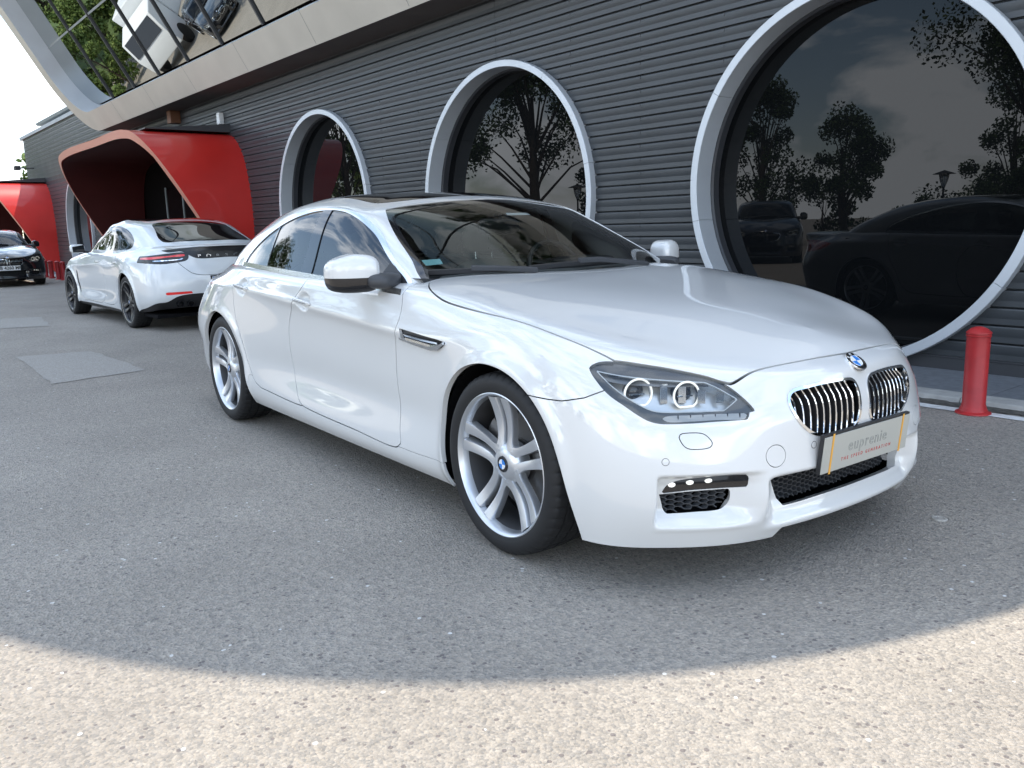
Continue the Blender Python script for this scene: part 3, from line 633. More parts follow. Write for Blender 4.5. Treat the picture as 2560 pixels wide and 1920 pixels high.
def build_bmw(root):
    P = 'white_paint'
    L = bmw_body(1.0); G = bmw_green(1.0); full = L
    # --- openings
    for pl in (ARCH_PF, ARCH_PR): L = cutp(L, smooth_poly(pl, .015, (0, len(pl) - 1)), AX, AZ, (0, 1, 0))[1]
    cab = smooth_poly([(-.60,-.4),(-.60,0),(-.68,.40),(-.83,.70),(-.98,.80),(-1.5,.825),(-2.3,.82),(-2.9,.75),(-3.22,.63),(-3.33,.40),(-3.38,0),(-3.38,-.4)], .03, (0, 1, 10, 11))
    L = cutp(L, cab, AX, AY, (0, 0, 1))[1]
    head, L = cutp(L, smooth_poly(hp(K_HEAD), .006, (4, 14, 15)), HA, AZ, (.75, .66, .1))
    hood, L = cutp(L, smooth_poly(K_HOOD, .015, (9, 21, 22)), AX, AY, (0, 0, 1), gap=.006)
    kid, L = cutp(L, smooth_poly(K_KIDNEY, .008), AY, AZ, AX)
    fogb, L = cutp(L, smooth_poly(K_FOGBAR, .008, (0, 4, 6, 7)), AY, AZ, (.8, .4, 0))
    fogi, L = cutp(L, smooth_poly(K_FOG, .008, (0, 2, 7)), AY, AZ, (.8, .4, 0))
    cin, L = cutp(L, smooth_poly(K_CIN, .01, (0, 5, 6, 10)), AY, AZ, AX)
    wash, L = cutp(L, smooth_poly(K_WASH, .006), AY, AZ, (.8, .4, 0), gap=.0026)
    tow, L = cutp(L, ellipse(.425, .453, .036, .036), AY, AZ, AX, gap=.0022)
    L = cutp(L, [(-.3, .0), (-.3, .196), (.362, .196), (.384, .150), (.384, 0)], AY, AZ, (.8, 0, -.3))[1]
    bump, L = cutp(L, [(.10, -.1), (.10, .640), (.237, .6345), (.299, .630), (.354, .631), (.428, .648), (.475, .672), (.60, .80), (1.3, .90), (1.3, -.1)], AX, AZ, None, gap=.004)
    doorf, L = cutp(L, smooth_poly(K_DOORF, .02, (0, 1, 24)), AX, AZ, (0, 1, 0), gap=.0055)
    doorr, L = cutp(L, smooth_poly(K_DOORR, .02, (0, 22)), AX, AZ, (0, 1, 0), gap=.0055)
    vent, L = cutp(L, smooth_poly([(-.690,.785),(-.596,.779),(-.463,.770),(-.385,.766),(-.314,.760),(-.350,.736),(-.392,.726),(-.473,.725),(-.684,.741),(-.681,.764)], .008, (0, 4, 8)), AX, AZ, (0, 1, 0))
    tail, L = cutp(L, smooth_poly([(-3.47,.868),(-3.70,.893),(-4.3,.90),(-4.3,.775),(-3.80,.760),(-3.66,.785),(-3.55,.82)], .02, (0, 2, 3)), AX, AZ, None)
    sill, L = cutp(L, [(-2.66, .0), (-2.56, .352), (-2.50, .352), (-2.38, .302), (-1.0, .262), (-.60, .262), (-.30, .275), (-.25, .0)], AX, AZ, (0, 1, -.3), gap=.002)
    fend, quar = cutp(L, [(-1.0, -.2), (-1.0, 1.6), (1.0, 1.6), (1.0, -.2)], AX, AZ, None)
    trunk, quar = cutp(quar, [(-3.55, -.6), (-3.55, .52), (-3.62, .56), (-5, .56), (-5, -.6)], AX, AY, (-.3, 0, 1), gap=.005)
    span('hood', hood, P, root, flange=.022)
    span('front_bumper', bump, P, root, flange=.03)
    both('front_fender', fend, P, root, flange=.02)
    both('front_door', doorf, P, root, flange=.02); both('rear_door', doorr, P, root, flange=.02)
    both('side_skirt', sill, P, root, flange=.012)
    span('rear_quarter_panel', quar, P, root, flange=.02)
    span('trunk_lid', trunk, P, root, flange=.02)
    both('tail_light', tail, 'red_lens', root)
    both('washer_cover', wash, P, root, flange=.008); both('tow_hook_cover', tow, P, root, flange=.008)
    # dark structure behind the panel gaps
    inner = cutp(full, cab, AX, AY, (0, 0, 1))[1]
    for pl in (ARCH_PF, ARCH_PR):
        c = np.mean(np.array(pl), 0); inner = cutp(inner, smooth_poly([(c[0] + (p[0] - c[0]) * 1.06, p[1] + .02 if p[1] > .3 else p[1]) for p in pl], .03, (0, len(pl) - 1)), AX, AZ, (0, 1, 0))[1]
    for poly, a in ((smooth_poly(K_KIDNEY, .01), AY), (smooth_poly(K_CIN, .01, (0, 5, 6, 10)), AY), (smooth_poly(K_FOG, .008, (0, 2, 7)), AY), (smooth_poly(K_FOGBAR, .008, (0, 4, 6, 7)), AY)):
        inner = cutp(inner, poly, a, AZ, (.8, .3, 0))[1]
    inner = cutp(inner, smooth_poly(hp(K_HEAD), .008, (4, 14, 15)), HA, AZ, (.75, .66, .1))[1]
    span('inner_structure', inner.offset(-.024), 'matte_black', root)
    # wheel housings and floor
    for cx, pl in ((0, ARCH_PF), (-2.968, ARCH_PR)):
        for s in (1, -1):
            mb = MB(); n = 25; V = []; F = []
            for i in range(n):
                a = math.pi * i / (n - 1); x = cx + .40 * math.cos(a); z = .335 + .395 * math.sin(a)
                V += [(x, s * .895, z), (x, s * .56, z)]
            V += [(cx + .40, s * .895, .19), (cx + .40, s * .56, .19), (cx - .40, s * .895, .19), (cx - .40, s * .56, .19)]
            for i in range(n - 1): F.append((2 * i, 2 * i + 1, 2 * i + 3, 2 * i + 2))
            F += [(0, 1, 2 * n + 1, 2 * n), (2 * n - 2, 2 * n - 1, 2 * n + 3, 2 * n + 2), tuple([2 * i + 1 for i in range(n)] + [2 * n + 3, 2 * n + 1])]
            mb.add(V, F).build('wheel_housing', 'matte_black', root)
    MB().box((-3.9, -.60, .165), (.70, .60, .20)).box((-2.5, -.86, .178), (-.42, .86, .20)).build('underbody', 'matte_black', root)
    # --- greenhouse
    DL = smooth_poly(K_DLO, .015, (0, 17))
    side, G2 = cutp(G, DL, AX, AZ, (0, 1, 0))
    f = sdf_poly(side.V[:, [0, 2]], DL)
    glass, trim = split(side, f + .016); glass = glass.compact(); trim = trim.compact()
    both('window_trim', trim.offset(.003), 'satin_chrome', root, flange=.01)
    bp = [(-1.800, 1.36), (-1.845, .90), (-1.700, .90), (-1.712, 1.36)]
    pil, glass = cutp(glass, bp, AX, AZ, (0, 1, 0))
    both('door_pillar_cover', pil.offset(.002), 'black_gloss', root, flange=.006)
    qs, glass = cutp(glass, [(-2.300, 1.36), (-2.352, .90), (-2.372, .90), (-2.320, 1.36)], AX, AZ, (0, 1, 0))
    both('window_divider', qs.offset(.001), 'black_gloss', root)
    gl_f, rest = cutp(glass, [(-1.75, .8), (-1.75, 1.5), (0, 1.5), (0, .8)], AX, AZ, (0, 1, 0)); gl_r, gl_q = cutp(rest, [(-2.335, .8), (-2.31, 1.5), (-1.7, 1.5), (-1.7, .8)], AX, AZ, (0, 1, 0))
    both('front_door_window', gl_f.offset(-.003), 'door_glass', root); both('rear_door_window', gl_r.offset(-.003), 'door_glass', root); both('quarter_window', gl_q.offset(-.003), 'door_glass', root)
    WS = smooth_poly(K_WS, .015, (4, 12, 16, 17))
    ws, G2 = cutp(G2, WS, AY, AZ, (1, 0, .1))
    f = sdf_poly(ws.V[:, [1, 2]], WS); f = np.where(ws.V[:, 1] < .15, np.minimum(f, -(1.338 - ws.V[:, 2]) * .999) if False else f, f)
    wg, fr = split(ws, f + .022)
    span('windshield', wg.offset(-.003), 'windshield_glass', root); span('windshield_border', fr.offset(-.0035), 'black_gloss', root)
    RB = smooth_poly([(-1.398, -.3), (-1.398, 0), (-1.425, .30), (-1.475, .475), (-1.535, .535), (-1.80, .560), (-2.2, .555), (-2.50, .505), (-2.60, .42), (-2.655, .25), (-2.67, 0), (-2.67, -.3)], .02, (0, 1, 10, 11))
    rf, G2 = cutp(G2, RB, AX, AY, (0, 0, 1), gap=.003)
    span('roof_panel', rf.offset(.001), 'dark_glass', root, flange=.01)
    RW = smooth_poly([(-2.80, -.3), (-2.80, 0), (-2.80, .30), (-2.83, .44), (-3.0, .49), (-3.20, .545), (-3.33, .53), (-3.42, .30), (-3.46, 0), (-3.46, -.3)], .02, (0, 1, 8, 9))
    rw, G2 = cutp(G2, RW, AX, AY, (-.3, 0, 1))
    span('rear_window', rw.offset(-.003), 'door_glass', root)
    span('roof_frame', G2, P, root, flange=.01)
    span('headliner', G2.offset(-.03) + rf.offset(-.03), 'cabin_trim', root)
    # chrome strip along the belt under the windows
    bx = np.linspace(-.742, -2.80, 40); bz = np.interp(-bx, [.742, .91, 1.16, 1.54, 1.82, 2.225, 2.80], [.929, .934, .944, .958, .970, .986, 1.003])
    def belt_y(x, z):
        a, na = sample_y(full, [(x, z)]); b, nb = sample_y(G, [(x, z)]); return max(a[0], b[0])
    by = np.array([belt_y(x, z) for x, z in zip(bx, bz)]); by = np.convolve(np.r_[[by[0]] * 3, by, [by[-1]] * 3], np.ones(7) / 7, 'valid')
    for s in (1, -1):
        ribbon('belt_moulding', [(x, s * (y + .002), z) for x, y, z in zip(bx, by, bz)], .026, .010, root, 'satin_chrome', (0, -.25 * s, 1))
    # mirror triangle in the front corner of the door window
    tri = [(-.80, .955), (-.985, 1.052), (-1.035, .955)]
    ty, tn = sample_y(G, tri)
    for s in (1, -1):
        MB().add([(x, s * (y + .004), z) for (x, z), y in zip(tri, ty)] + [(x, s * (y - .006), z) for (x, z), y in zip(tri, ty)], [(0, 1, 2), (5, 4, 3), (0, 3, 4, 1), (1, 4, 5, 2), (2, 5, 3, 0)]).build('mirror_triangle', 'black_plastic', root)
    # --- headlights
    for s in (1, -1):
        hroot = empty('headlight', (0, 0, 0), 0, root)
        fl = (lambda S: S) if s > 0 else (lambda S: S.mirror())
        EY = smooth_poly(hp(K_EYE), .006, (0, 4, 6, 7)); ST = smooth_poly(hp(K_STRIP), .005, (0, 4))
        surf_obj('lens', fl(head.offset(-.0015)), 'lamp_glass', hroot)
        q = np.c_[head.V @ np.array(HA, float), head.V[:, 2]]
        eye, bez = cutp(head, EY, HA, AZ); strip, bez = cutp(bez, ST, HA, AZ)
        surf_obj('bezel', fl(bez.offset(-.012)), 'lamp_bezel', hroot)
        surf_obj('indicator_strip', fl(strip.offset(-.009)), 'amber_lens', hroot, flange=.006)
        fe = sdf_poly(np.c_[eye.V @ np.array(HA, float), eye.V[:, 2]], EY); inn, rimp = split(eye, fe + .0030)
        surf_obj('light_guide', fl(rimp.offset(-.010)), 'guide_white', hroot, flange=.006)
        inn2 = inn.compact()
        surf_obj('housing', fl(inn2.offset(-.060)), 'lamp_silver', hroot)
        wall = inn2.offset(-.010); bnd = boundary(wall)
        surf_obj('housing_wall', fl(Surf(np.vstack([wall.V, wall.V - wall.N * .05]), np.vstack([-wall.N, -wall.N]), np.vstack([np.c_[bnd[:, 0], bnd[:, 1], bnd[:, 1] + len(wall.V)], np.c_[bnd[:, 0], bnd[:, 1] + len(wall.V), bnd[:, 0] + len(wall.V)]]))), 'lamp_reflector', hroot)
        # brow reflector above the rings
        brow = cutp(inn2, [(p[0], p[1] + .0) for p in hp([(.40,.86,.80),(.66,.50,.80),(.70,.50,.684),(.60,.66,.689),(.50,.77,.700),(.40,.86,.722)])], HA, AZ)[0]
        if len(brow.F): surf_obj('brow_reflector', fl(brow.offset(-.024)), 'lamp_bowl', hroot)
        for (cx, cy_, cz), r in (((.558, .752, .657), .047), ((.653, .632, .648), .044)):
            d = Vector((.93, .36, 0)).normalized(); c = Vector((cx, cy_, cz)) - d * .030
            d.y *= s; c.y *= s
            ex_ = Vector((-d.y, d.x, 0)) if s > 0 else Vector((d.y, -d.x, 0)); ex_.normalize(); ez_ = Vector((0, 0, 1))
            ring = []
            for k in range(36):
                a = 2 * math.pi * k / 36; px_ = r * math.cos(a); pz_ = max(r * math.sin(a), -r * .84)
                ring.append(c + ex_ * px_ + ez_ * pz_)
            MB().tube(ring, .0036, 8, closed=True).build('halo_ring', 'led_white', hroot)
            ring2 = [p - d * .020 - (p - c) * .06 for p in ring]
            mb = MB(); V = [tuple(p) for p in ring] + [tuple(p) for p in ring2] ; nn = len(ring)
            mb.add(V, [(i, (i + 1) % nn, nn + (i + 1) % nn, nn + i) for i in range(nn)], 0, True).build('lamp_tunnel', 'lamp_reflector', hroot)
            q4 = d.to_track_quat('Z', 'Y').to_matrix().to_4x4()
            MB().lathe([(.0, .012), (.012, .011), (.024, .006), (.031, -.003), (.034, -.010), (.036, -.02)], 28, Matrix.Translation(c - d * .026) @ q4).build('projector_lens', 'black_gloss', hroot)
            MB().box((-.026, -.002, -.002), (.026, .002, .004), 0, Matrix.Translation(c - d * .012 - Vector((0, 0, .004))) @ q4).build('light_blade', 'chrome', hroot)
        for k in range(4):
            c = Vector((.600, .690, .652)).lerp(Vector((.722, .560, .640)), k / 3) - Vector((.8, .55, 0)) * (.030 + .006 * (k % 2)); c.y *= s
            MB().box((-.0015, -.012, -.030 + .004 * k), (.0015, .012, .034 - .006 * k), 0, Matrix.Translation(c) @ Matrix.Rotation(s * (.5 + .2 * k), 4, 'Z')).build('reflector_fin', 'lamp_reflector', hroot)
        for k in range(6):
            t = (k + .5) / 6; p = Vector(K_STRIP[1]).lerp(Vector(K_STRIP[4]), t * .98 + .01); p.z -= .009
            p -= Vector((.75, .66, 0)) * .004; p.y *= s
            MB().box((p.x - .0012, p.y - .0012, p.z - .008), (p.x + .0012, p.y + .0012, p.z + .008)).build('strip_divider', 'grey_plastic', hroot)
    # --- kidney grilles
    for s in (1, -1):
        groot = empty('grille', (0, 0, 0), 0, root); fl = (lambda S: S) if s > 0 else (lambda S: S.mirror())
        KP = smooth_poly(K_KIDNEY, .008); fk = sdf_poly(kid.V[:, [1, 2]], KP); inn, rimg = split(kid, fk + .0095)
        surf_obj('grille_surround', fl(rimg.offset(.0025)), 'chrome', groot, flange=.03)
        surf_obj('grille_back', fl(inn.compact().offset(-.075)), 'matte_black', groot)
        IP = np.array([p for p in KP]); cy_, cz_ = IP.mean(0)
        for k in range(10):
            y = .052 + k * .0307
            zz = [];
            for i in range(len(IP)):
                a = IP[i]; b = IP[(i + 1) % len(IP)]
                if (a[0] - y) * (b[0] - y) <= 0 and abs(a[0] - b[0]) > 1e-9: zz.append(a[1] + (b[1] - a[1]) * (y - a[0]) / (b[0] - a[0]))
            z0, z1 = min(zz) + .010, max(zz) - .012
            zs = np.linspace(z0, z1, 9); xs, _ = sample_y(kid, [(y, z) for z in zs], 'yz', (1, 0, 0)); V = []; F = []
            for z, x in zip(zs, xs):
                t = (z - z0) / (z1 - z0); back = .010 + .020 * max(0, (t - .72) / .28)
                for dx, dy in ((-back - .003, -.0024), (-back + .0, -.0014), (-back + .0, .0014), (-back - .003, .0024), (-back - .040, .0055), (-back - .040, -.0055)): V.append((x + dx, s * (y + dy), z))
            for i in range(8):
                for j in range(6): F.append((i * 6 + j, i * 6 + (j + 1) % 6, i * 6 + 6 + (j + 1) % 6, i * 6 + 6 + j))
            F += [(5, 4, 3, 2, 1, 0), tuple(range(48, 54))]
            mb = MB(); mb.add(V, F)
            mb.m = [1 if (i < 48 and (i % 6) in (0, 1, 2)) else 0 for i in range(len(mb.f))]
            mb.build('grille_slat', ['black_plastic', 'chrome'], groot)
    # --- lower intakes
    fr_ = empty('air_intake', (0, 0, 0), 0, root)
    surf_obj('intake_back', (cin + cin.mirror()).offset(-.11), 'matte_black', fr_)
    hexgrid(fr_, (cin + cin.mirror()), -.05, smooth_poly(K_CIN, .01, (0, 5, 6, 10)), sym=True)
    for s in (1, -1):
        fl = (lambda S: S) if s > 0 else (lambda S: S.mirror())
        fo = empty('air_intake', (0, 0, 0), 0, root)
        surf_obj('intake_back', fl(fogi.offset(-.06)), 'matte_black', fo)
        hexgrid(fo, fl(fogi), -.018, smooth_poly(K_FOG, .008, (0, 2, 7)), side=s)
        fg = empty('fog_lamp', (0, 0, 0), 0, root)
        surf_obj('lamp_cover', fl(fogb.offset(-.004)), 'black_gloss', fg, flange=.02)
        for yy, zz in ((.700, .370), (.655, .376), (.605, .379)):
            x, nrm = sample_y(full, [(yy, zz)], 'yz', (1, 0, 0)); nrm = Vector(nrm[0]); c = Vector((x[0], yy, zz)) - nrm * .001
            c.y *= s; nrm.y *= s; q4 = nrm.to_track_quat('Z', 'Y').to_matrix().to_4x4()
            MB().lathe([(0, .003), (.006, .0025), (.010, .0005), (.011, -.004)], 16, Matrix.Translation(c) @ q4 @ Matrix.Diagonal((1.15, .85, 1, 1))).build('led_lens', 'led_white', fg)
        # parking sensors
        for yy, zz in ((.746, .458), (.268, .468)):
            x, nrm = sample_y(full, [(yy, zz)], 'yz', (1, 0, 0)); nrm = Vector(nrm[0]); c = Vector((x[0], s * yy, zz)); nrm.y *= s
            q4 = nrm.to_track_quat('Z', 'Y').to_matrix().to_4x4()
            MB().lathe([(0, .0012), (.0095, .001), (.0105, -.001)], 20, Matrix.Translation(c) @ q4).lathe([(.0108, .0006), (.0122, .0006), (.0122, -.001)], 20, Matrix.Translation(c) @ q4, mi=1).build('parking_sensor', [P, 'grey_plastic'], root)
    # --- emblem on the nose
    x, nrm = sample_y(full, [(0.0, .707)], 'yz', (1, 0, 0)); nrm = Vector((nrm[0][0], 0, nrm[0][2])).normalized(); nrm = (nrm + Vector((.62, 0, .78))).normalized()
    er = empty('emblem', (0, 0, 0), 0, root); q4 = Matrix.Translation(Vector((x[0], 0, .707)) + nrm * .001) @ nrm.to_track_quat('Z', 'Y').to_matrix().to_4x4()
    MB().lathe([(0, .004), (.0365, .004), (.038, .0045)], 48, q4).build('emblem_ring', 'black_gloss', er); MB().lathe([(.038, .0045), (.0405, .004), (.0415, .000), (.041, -.004)], 48, q4).build('emblem_edge', 'chrome', er)
    MB().lathe([(.0235, .0045), (.0248, .0052), (.026, .0045)], 48, q4).build('emblem_edge', 'chrome', er)
    for i in range(4): roundel_quarter(er, q4 @ Matrix.Translation((0, 0, .0048)) @ Matrix.Rotation(-math.pi / 2 * 0, 4, 'Z'), .0238, i)
    for ch, a in (('B', 138), ('M', 90), ('W', 42)):
        o = link('emblem_letter', text_mesh(ch, .013, .0002, bold=.0003), er, 'emblem_white'); aa = math.radians(a) - math.pi / 2 + math.pi / 2
        o.matrix_local = q4 @ Matrix.Rotation(EMB_ROT, 4, 'Z') @ Matrix.Translation((.031 * math.cos(math.radians(a)), .031 * math.sin(math.radians(a)), .0042)) @ Matrix.Rotation(math.radians(a - 90), 4, 'Z')
    # --- number plate carrier with dealer plate
    pr = empty('number_plate', (0, 0, 0), 0, root)
    c0 = Vector((.886, 0, .432)); up = Vector((.10, 0, 1)).normalized(); lf = Vector((0, 1, 0)); fw = lf.cross(up)
    def plate_pt(a, b, o_=0): return c0 + lf * a + up * b + fw * o_
    MB().prism([(-.2625, -.0655), (.2625, -.0655), (.2625, .070), (-.2625, .070)], c0 - fw * .016, lf, up, fw * .014).build('plate_holder', 'black_plastic', pr)
    bevel_obj(MB().prism([(-.260, -.063), (.260, -.063), (.260, .063), (-.260, .063)], c0 - fw * .002, lf, up, fw * .004).build('plate_face', 'plate_grey', pr), .001)
    for a in (-.214, .214): MB().prism([(a - .0045, -.0690), (a + .0045, -.0690), (a + .0045, .0708), (a - .0045, .0708)], c0 + fw * .0022, lf, up, fw * .0015).build('rubber_band', 'orange_band', pr)
    o = link('plate_lettering', text_mesh('THE SPEED GENERATION', .0165, .0002, 1.75, .0003), pr, 'ink_red'); frame_mat(o, lf, up, plate_pt(.0, -.030, .0022))
    o = link('plate_lettering', outline_text('euprenie', .058, 1.15), pr, 'ink_grey'); frame_mat(o, lf, up, plate_pt(0, .012, .0022))
    # --- side vents
    for s in (1, -1):
        fl = (lambda S: S) if s > 0 else (lambda S: S.mirror()); vr = empty('side_vent', (0, 0, 0), 0, root)
        surf_obj('vent_recess', fl(vent.offset(-.014)), 'black_plastic', vr)
        y, _ = sample_y(full, [(-.684, .739), (-.55, .731), (-.42, .727), (-.365, .733), (-.325, .755)])
        ribbon('vent_trim', [(-.688, s * (y[0] + .0), .743), (-.55, s * (y[1] + .004), .7345), (-.43, s * (y[2] + .006), .7285), (-.375, s * (y[3] + .006), .7345), (-.325, s * (y[4] + .004), .757)], [.008, .014, .017, .018, .010], .014, vr, 'chrome', (0, s * .4, 1))
        y2, _ = sample_y(full, [(-.60, .757), (-.48, .748), (-.38, .745)])
        ribbon('vent_blade', [(-.66, s * (y2[0] - .010), .757), (-.52, s * (y2[1] - .006), .748), (-.375, s * (y2[2] - .001), .745)], [.012, .020, .018], .004, vr, 'satin_chrome', (0, s * .8, 1))
    # --- door handles
    for s in (1, -1):
        for hx, hz in ((-1.690, .840), (-2.583, .877)):
            hr = empty('door_handle', (0, 0, 0), 0, root)
            xs = np.linspace(-.112, .105, 9); y, _ = sample_y(full, [(hx + x_, hz - .07 * x_) for x_ in (-.13, .13)]); yy = lambda x_: y[0] + (y[1] - y[0]) * (x_ + .13) / .26
            pts = [(hx + x_, s * (yy(x_) + .012 * (1 - (abs(x_) / .125) ** 4)), hz - .07 * x_) for x_ in xs]
            hw = [.010, .020, .023, .024, .024, .024, .023, .021, .012]
            ribbon('handle_bar', pts, hw, [.008, .013, .015, .015, .015, .015, .015, .013, .008], hr, P, (0, .15 * s, 1))
            b = hr.children[0]; bevel_obj(b, .005, 3)
            ribbon('handle_trim', [(p[0], p[1] + s * .0075, p[2] - .001) for p in pts[1:-1]], .006, .003, hr, 'chrome', (0, .15 * s, 1))
    # --- outside mirrors
    for s in (1, -1):
        mr = empty('door_mirror', (0, 0, 0), 0, root)
        mc = Vector((-.955, s * .985, 1.006))
        V, F = superell(.075, .100, .082, .55, .55, 36, 24); V2 = []
        for x, y, z in V:
            t = y / .100                                   # -1 inner .. +1 outer
            z2 = z
            if z > 0: z2 = z * (1.0 - .30 * max(0, t) ** 1.2 + .05 * (1 - abs(t)))
            x2 = x - .030 * (t + .2) - (.012 if x < 0 else 0)
            if x > 0: x2 -= .035 * max(0, t) ** 2
            V2.append((mc.x + x2, mc.y + s * y, mc.z + z2))
        def part(lo, hi, name, mat, dz=0):
            S = Surf(np.array(V2), np.array(V2) - np.array(mc), np.array([t for f_ in F for t in ((f_[0], f_[1], f_[2]), (f_[0], f_[2], f_[3]))]))
            if s < 0: S.F = S.F[:, ::-1].copy()
            S.N = S.N / np.array([.075, .100, .082]) ** 2; S.N /= np.linalg.norm(S.N, axis=1, keepdims=True) + 1e-9
            e1 = S.V[S.F[:, 1]] - S.V[S.F[:, 0]]; e2 = S.V[S.F[:, 2]] - S.V[S.F[:, 0]]; fn_ = np.cross(e1, e2); vn = np.zeros_like(S.V)
            for k in range(3): np.add.at(vn, S.F[:, k], fn_)
            vn /= np.linalg.norm(vn, axis=1, keepdims=True) + 1e-12
            if (vn * S.N).sum() < 0: vn = -vn; S.F = S.F[:, ::-1].copy()
            S.N = vn
            zz = S.V[:, 2] - mc.z
            a, b = split(S, zz - lo); a2, b2 = split(b.compact(), b.compact().V[:, 2] - mc.z - hi)
            return surf_obj(name, a2, mat, mr, flange=.004)
        part(-.016, 1, 'mirror_cap', P); part(-.060, -.0175, 'mirror_housing', 'black_gloss'); part(-1, -.0615, 'mirror_base', 'black_plastic')
        MB().prism([(-.08, -.05), (.08, -.05), (.08, .02), (.04, .04), (-.07, .045)], (mc.x - .070 , mc.y, mc.z), (.26, s * -.97, 0), AZ, (-.004, 0, 0)).build('mirror_glass', 'chrome', mr)
        V, F = superell(.062, .095, .034, .7, .8, 24, 14)
        MB().add([(x, y, z) for x, y, z in V], F, 0, True).build('mirror_foot', 'grey_plastic', mr, (-.885, s * .868, .972), (0, 0, s * -.55))
    # --- wipers
    for bl, arm in (([(-.772, -.723, .998), (-.711, -.632, 1.0), (-.655, -.522, 1.001), (-.58, -.337, 1.0)], [(-.680, -.565, 1.008), (-.62, -.475, 1.004), (-.555, -.30, .990)]),
                    ([(-.577, -.321, 1.001), (-.558, -.194, 1.008), (-.549, -.009, 1.012), (-.572, .275, 1.005)], [(-.545, -.06, 1.020), (-.535, .06, 1.020), (-.53, .24, 1.0), (-.545, .38, .985)])):
        wr = empty('wiper', (0, 0, 0), 0, root)
        ribbon('wiper_blade', [(p[0] + .012, p[1], p[2] + .006) for p in bl], .020, .012, wr, 'black_plastic', (.4, 0, 1))
        ribbon('wiper_arm', [(p[0] + .022, p[1], p[2] + .010) for p in arm], .016, .022, wr, 'grey_plastic', (.4, 0, 1))
    MB().add([(-.44, -.0, .972), (-.53, .42, .968), (-.70, .73, .960), (-.62, -.0, 1.02), (-.69, .41, 1.015), (-.83, .73, 1.0), (-.53, -.42, .968), (-.70, -.73, .960), (-.69, -.41, 1.015), (-.83, -.73, 1.0)], [(0, 1, 4, 3), (1, 2, 5, 4), (6, 0, 3, 8), (7, 6, 8, 9)]).build('cowl_panel', 'black_plastic', root).location.z = -.03
    # --- cabin
    MB().box((-3.3, -.80, .25), (-.70, .80, .30)).box((-3.3, -.82, .30), (-.8, -.80, .93)).box((-3.3, .80, .30), (-.8, .82, .93)).box((-3.35, -.7, .3), (-3.2, .7, .98)).build('cabin_tub', 'cabin_trim', root)
    dash = MB(); V = []; F = []
    prof = [(-.66, .93), (-.72, .975), (-.85, .985), (-1.02, .965), (-1.10, .90), (-1.08, .70), (-.7, .6)]
    for y in (-.78, 0, .78): V += [(x, y, z + (.012 if (y > .1 or y == 0) else 0)) for x, z in prof]
    for j in range(2):
        for i in range(len(prof) - 1): F.append((j * 7 + i, j * 7 + i + 1, j * 7 + 8 + i, j * 7 + 7 + i))
    dash.add(V, F, 0, True).build('dashboard', 'cabin_trim', root)
    V, F = superell(.10, .19, .045, .6, .6); MB().add([(x - .98, y + .37, z + .985) for x, y, z in V], F, 0, True).build('instrument_hood', 'leather_dark', root)
    sw = MB().tube([(0, .185 * math.cos(a), .185 * math.sin(a)) for a in np.linspace(0, 2 * math.pi, 40, endpoint=False)], .016, 8, closed=True).box((-.02, -.18, -.02), (.01, .18, .02)).box((-.02, -.03, -.18), (.01, .03, 0)).build('steering_wheel', 'leather_dark', root, (-1.20, .37, .93), (0, -.45, 0))
    for (sx, sy_) in ((-1.77, -.37), (-1.77, .37), (-2.55, -.36), (-2.55, .36)):
        sr = empty('seat', (sx, sy_, 0), 0, root)
        def soft(name, c, d, e=.45, mat='leather_beige', tilt=0):
            V, F = superell(d[0], d[1], d[2], e, e, 28, 16); o = MB().add(V, F, 0, True).build(name, mat, sr, c, (0, tilt, 0)); return o
        soft('seat_cushion', (.22, 0, .50), (.30, .25, .10)); soft('backrest', (-.05, 0, .70), (.085, .245, .305), .5, tilt=-.30)
        soft('headrest', (-.135, 0, 1.118), (.055, .138, .078), .55, tilt=-.15)
        for yy in (-.06, .06): MB().tube([(-.125, yy, .98), (-.135, yy, 1.07)], .007, 8).build('headrest_post', 'chrome', sr)
        MB().box((-.083, -.002, 1.055), (-.079, .002, 1.18)).build('headrest_seam', 'leather_dark', sr)
    V, F = superell(.022, .13, .042, .5, .5); MB().add(V, F, 0, True).build('interior_mirror', 'black_plastic', root, (-1.20, -.02, 1.190))
    MB().box((-.02, -.01, 0), (.02, .01, .06)).build('interior_mirror_stalk', 'black_plastic', root, (-1.205, -.02, 1.20))
    # windscreen stickers
    for nm, yz, mats in (('sticker', [(.690, 1.058), (.617, 1.062), (.626, 1.040), (.694, 1.035)], 'sticker_teal'), ('sticker', [(.075, 1.262), (-.055, 1.262), (-.06, 1.250), (.085, 1.250)], 'sticker_white')):
        pts = []
        for y, z in yz:
            x, nrm = sample_y(ws, [(abs(y), z)], 'yz', (.5, 0, .5)); pts.append(Vector((x[0], -y, z)) - Vector((nrm[0][0], 0, nrm[0][2])) * .006)
        MB().add(pts, [(0, 1, 2, 3)]).build(nm, mats, root)
    # tail trim lines near the fuel flap corners
    # --- wheels
    for x, nm in ((0, 'wheel'), (-2.968, 'wheel')):
        for s in (1, -1): build_wheel('wheel', root, (x, s * (.922 if x == 0 else .932), .340), s)
EMB_ROT = 0.0
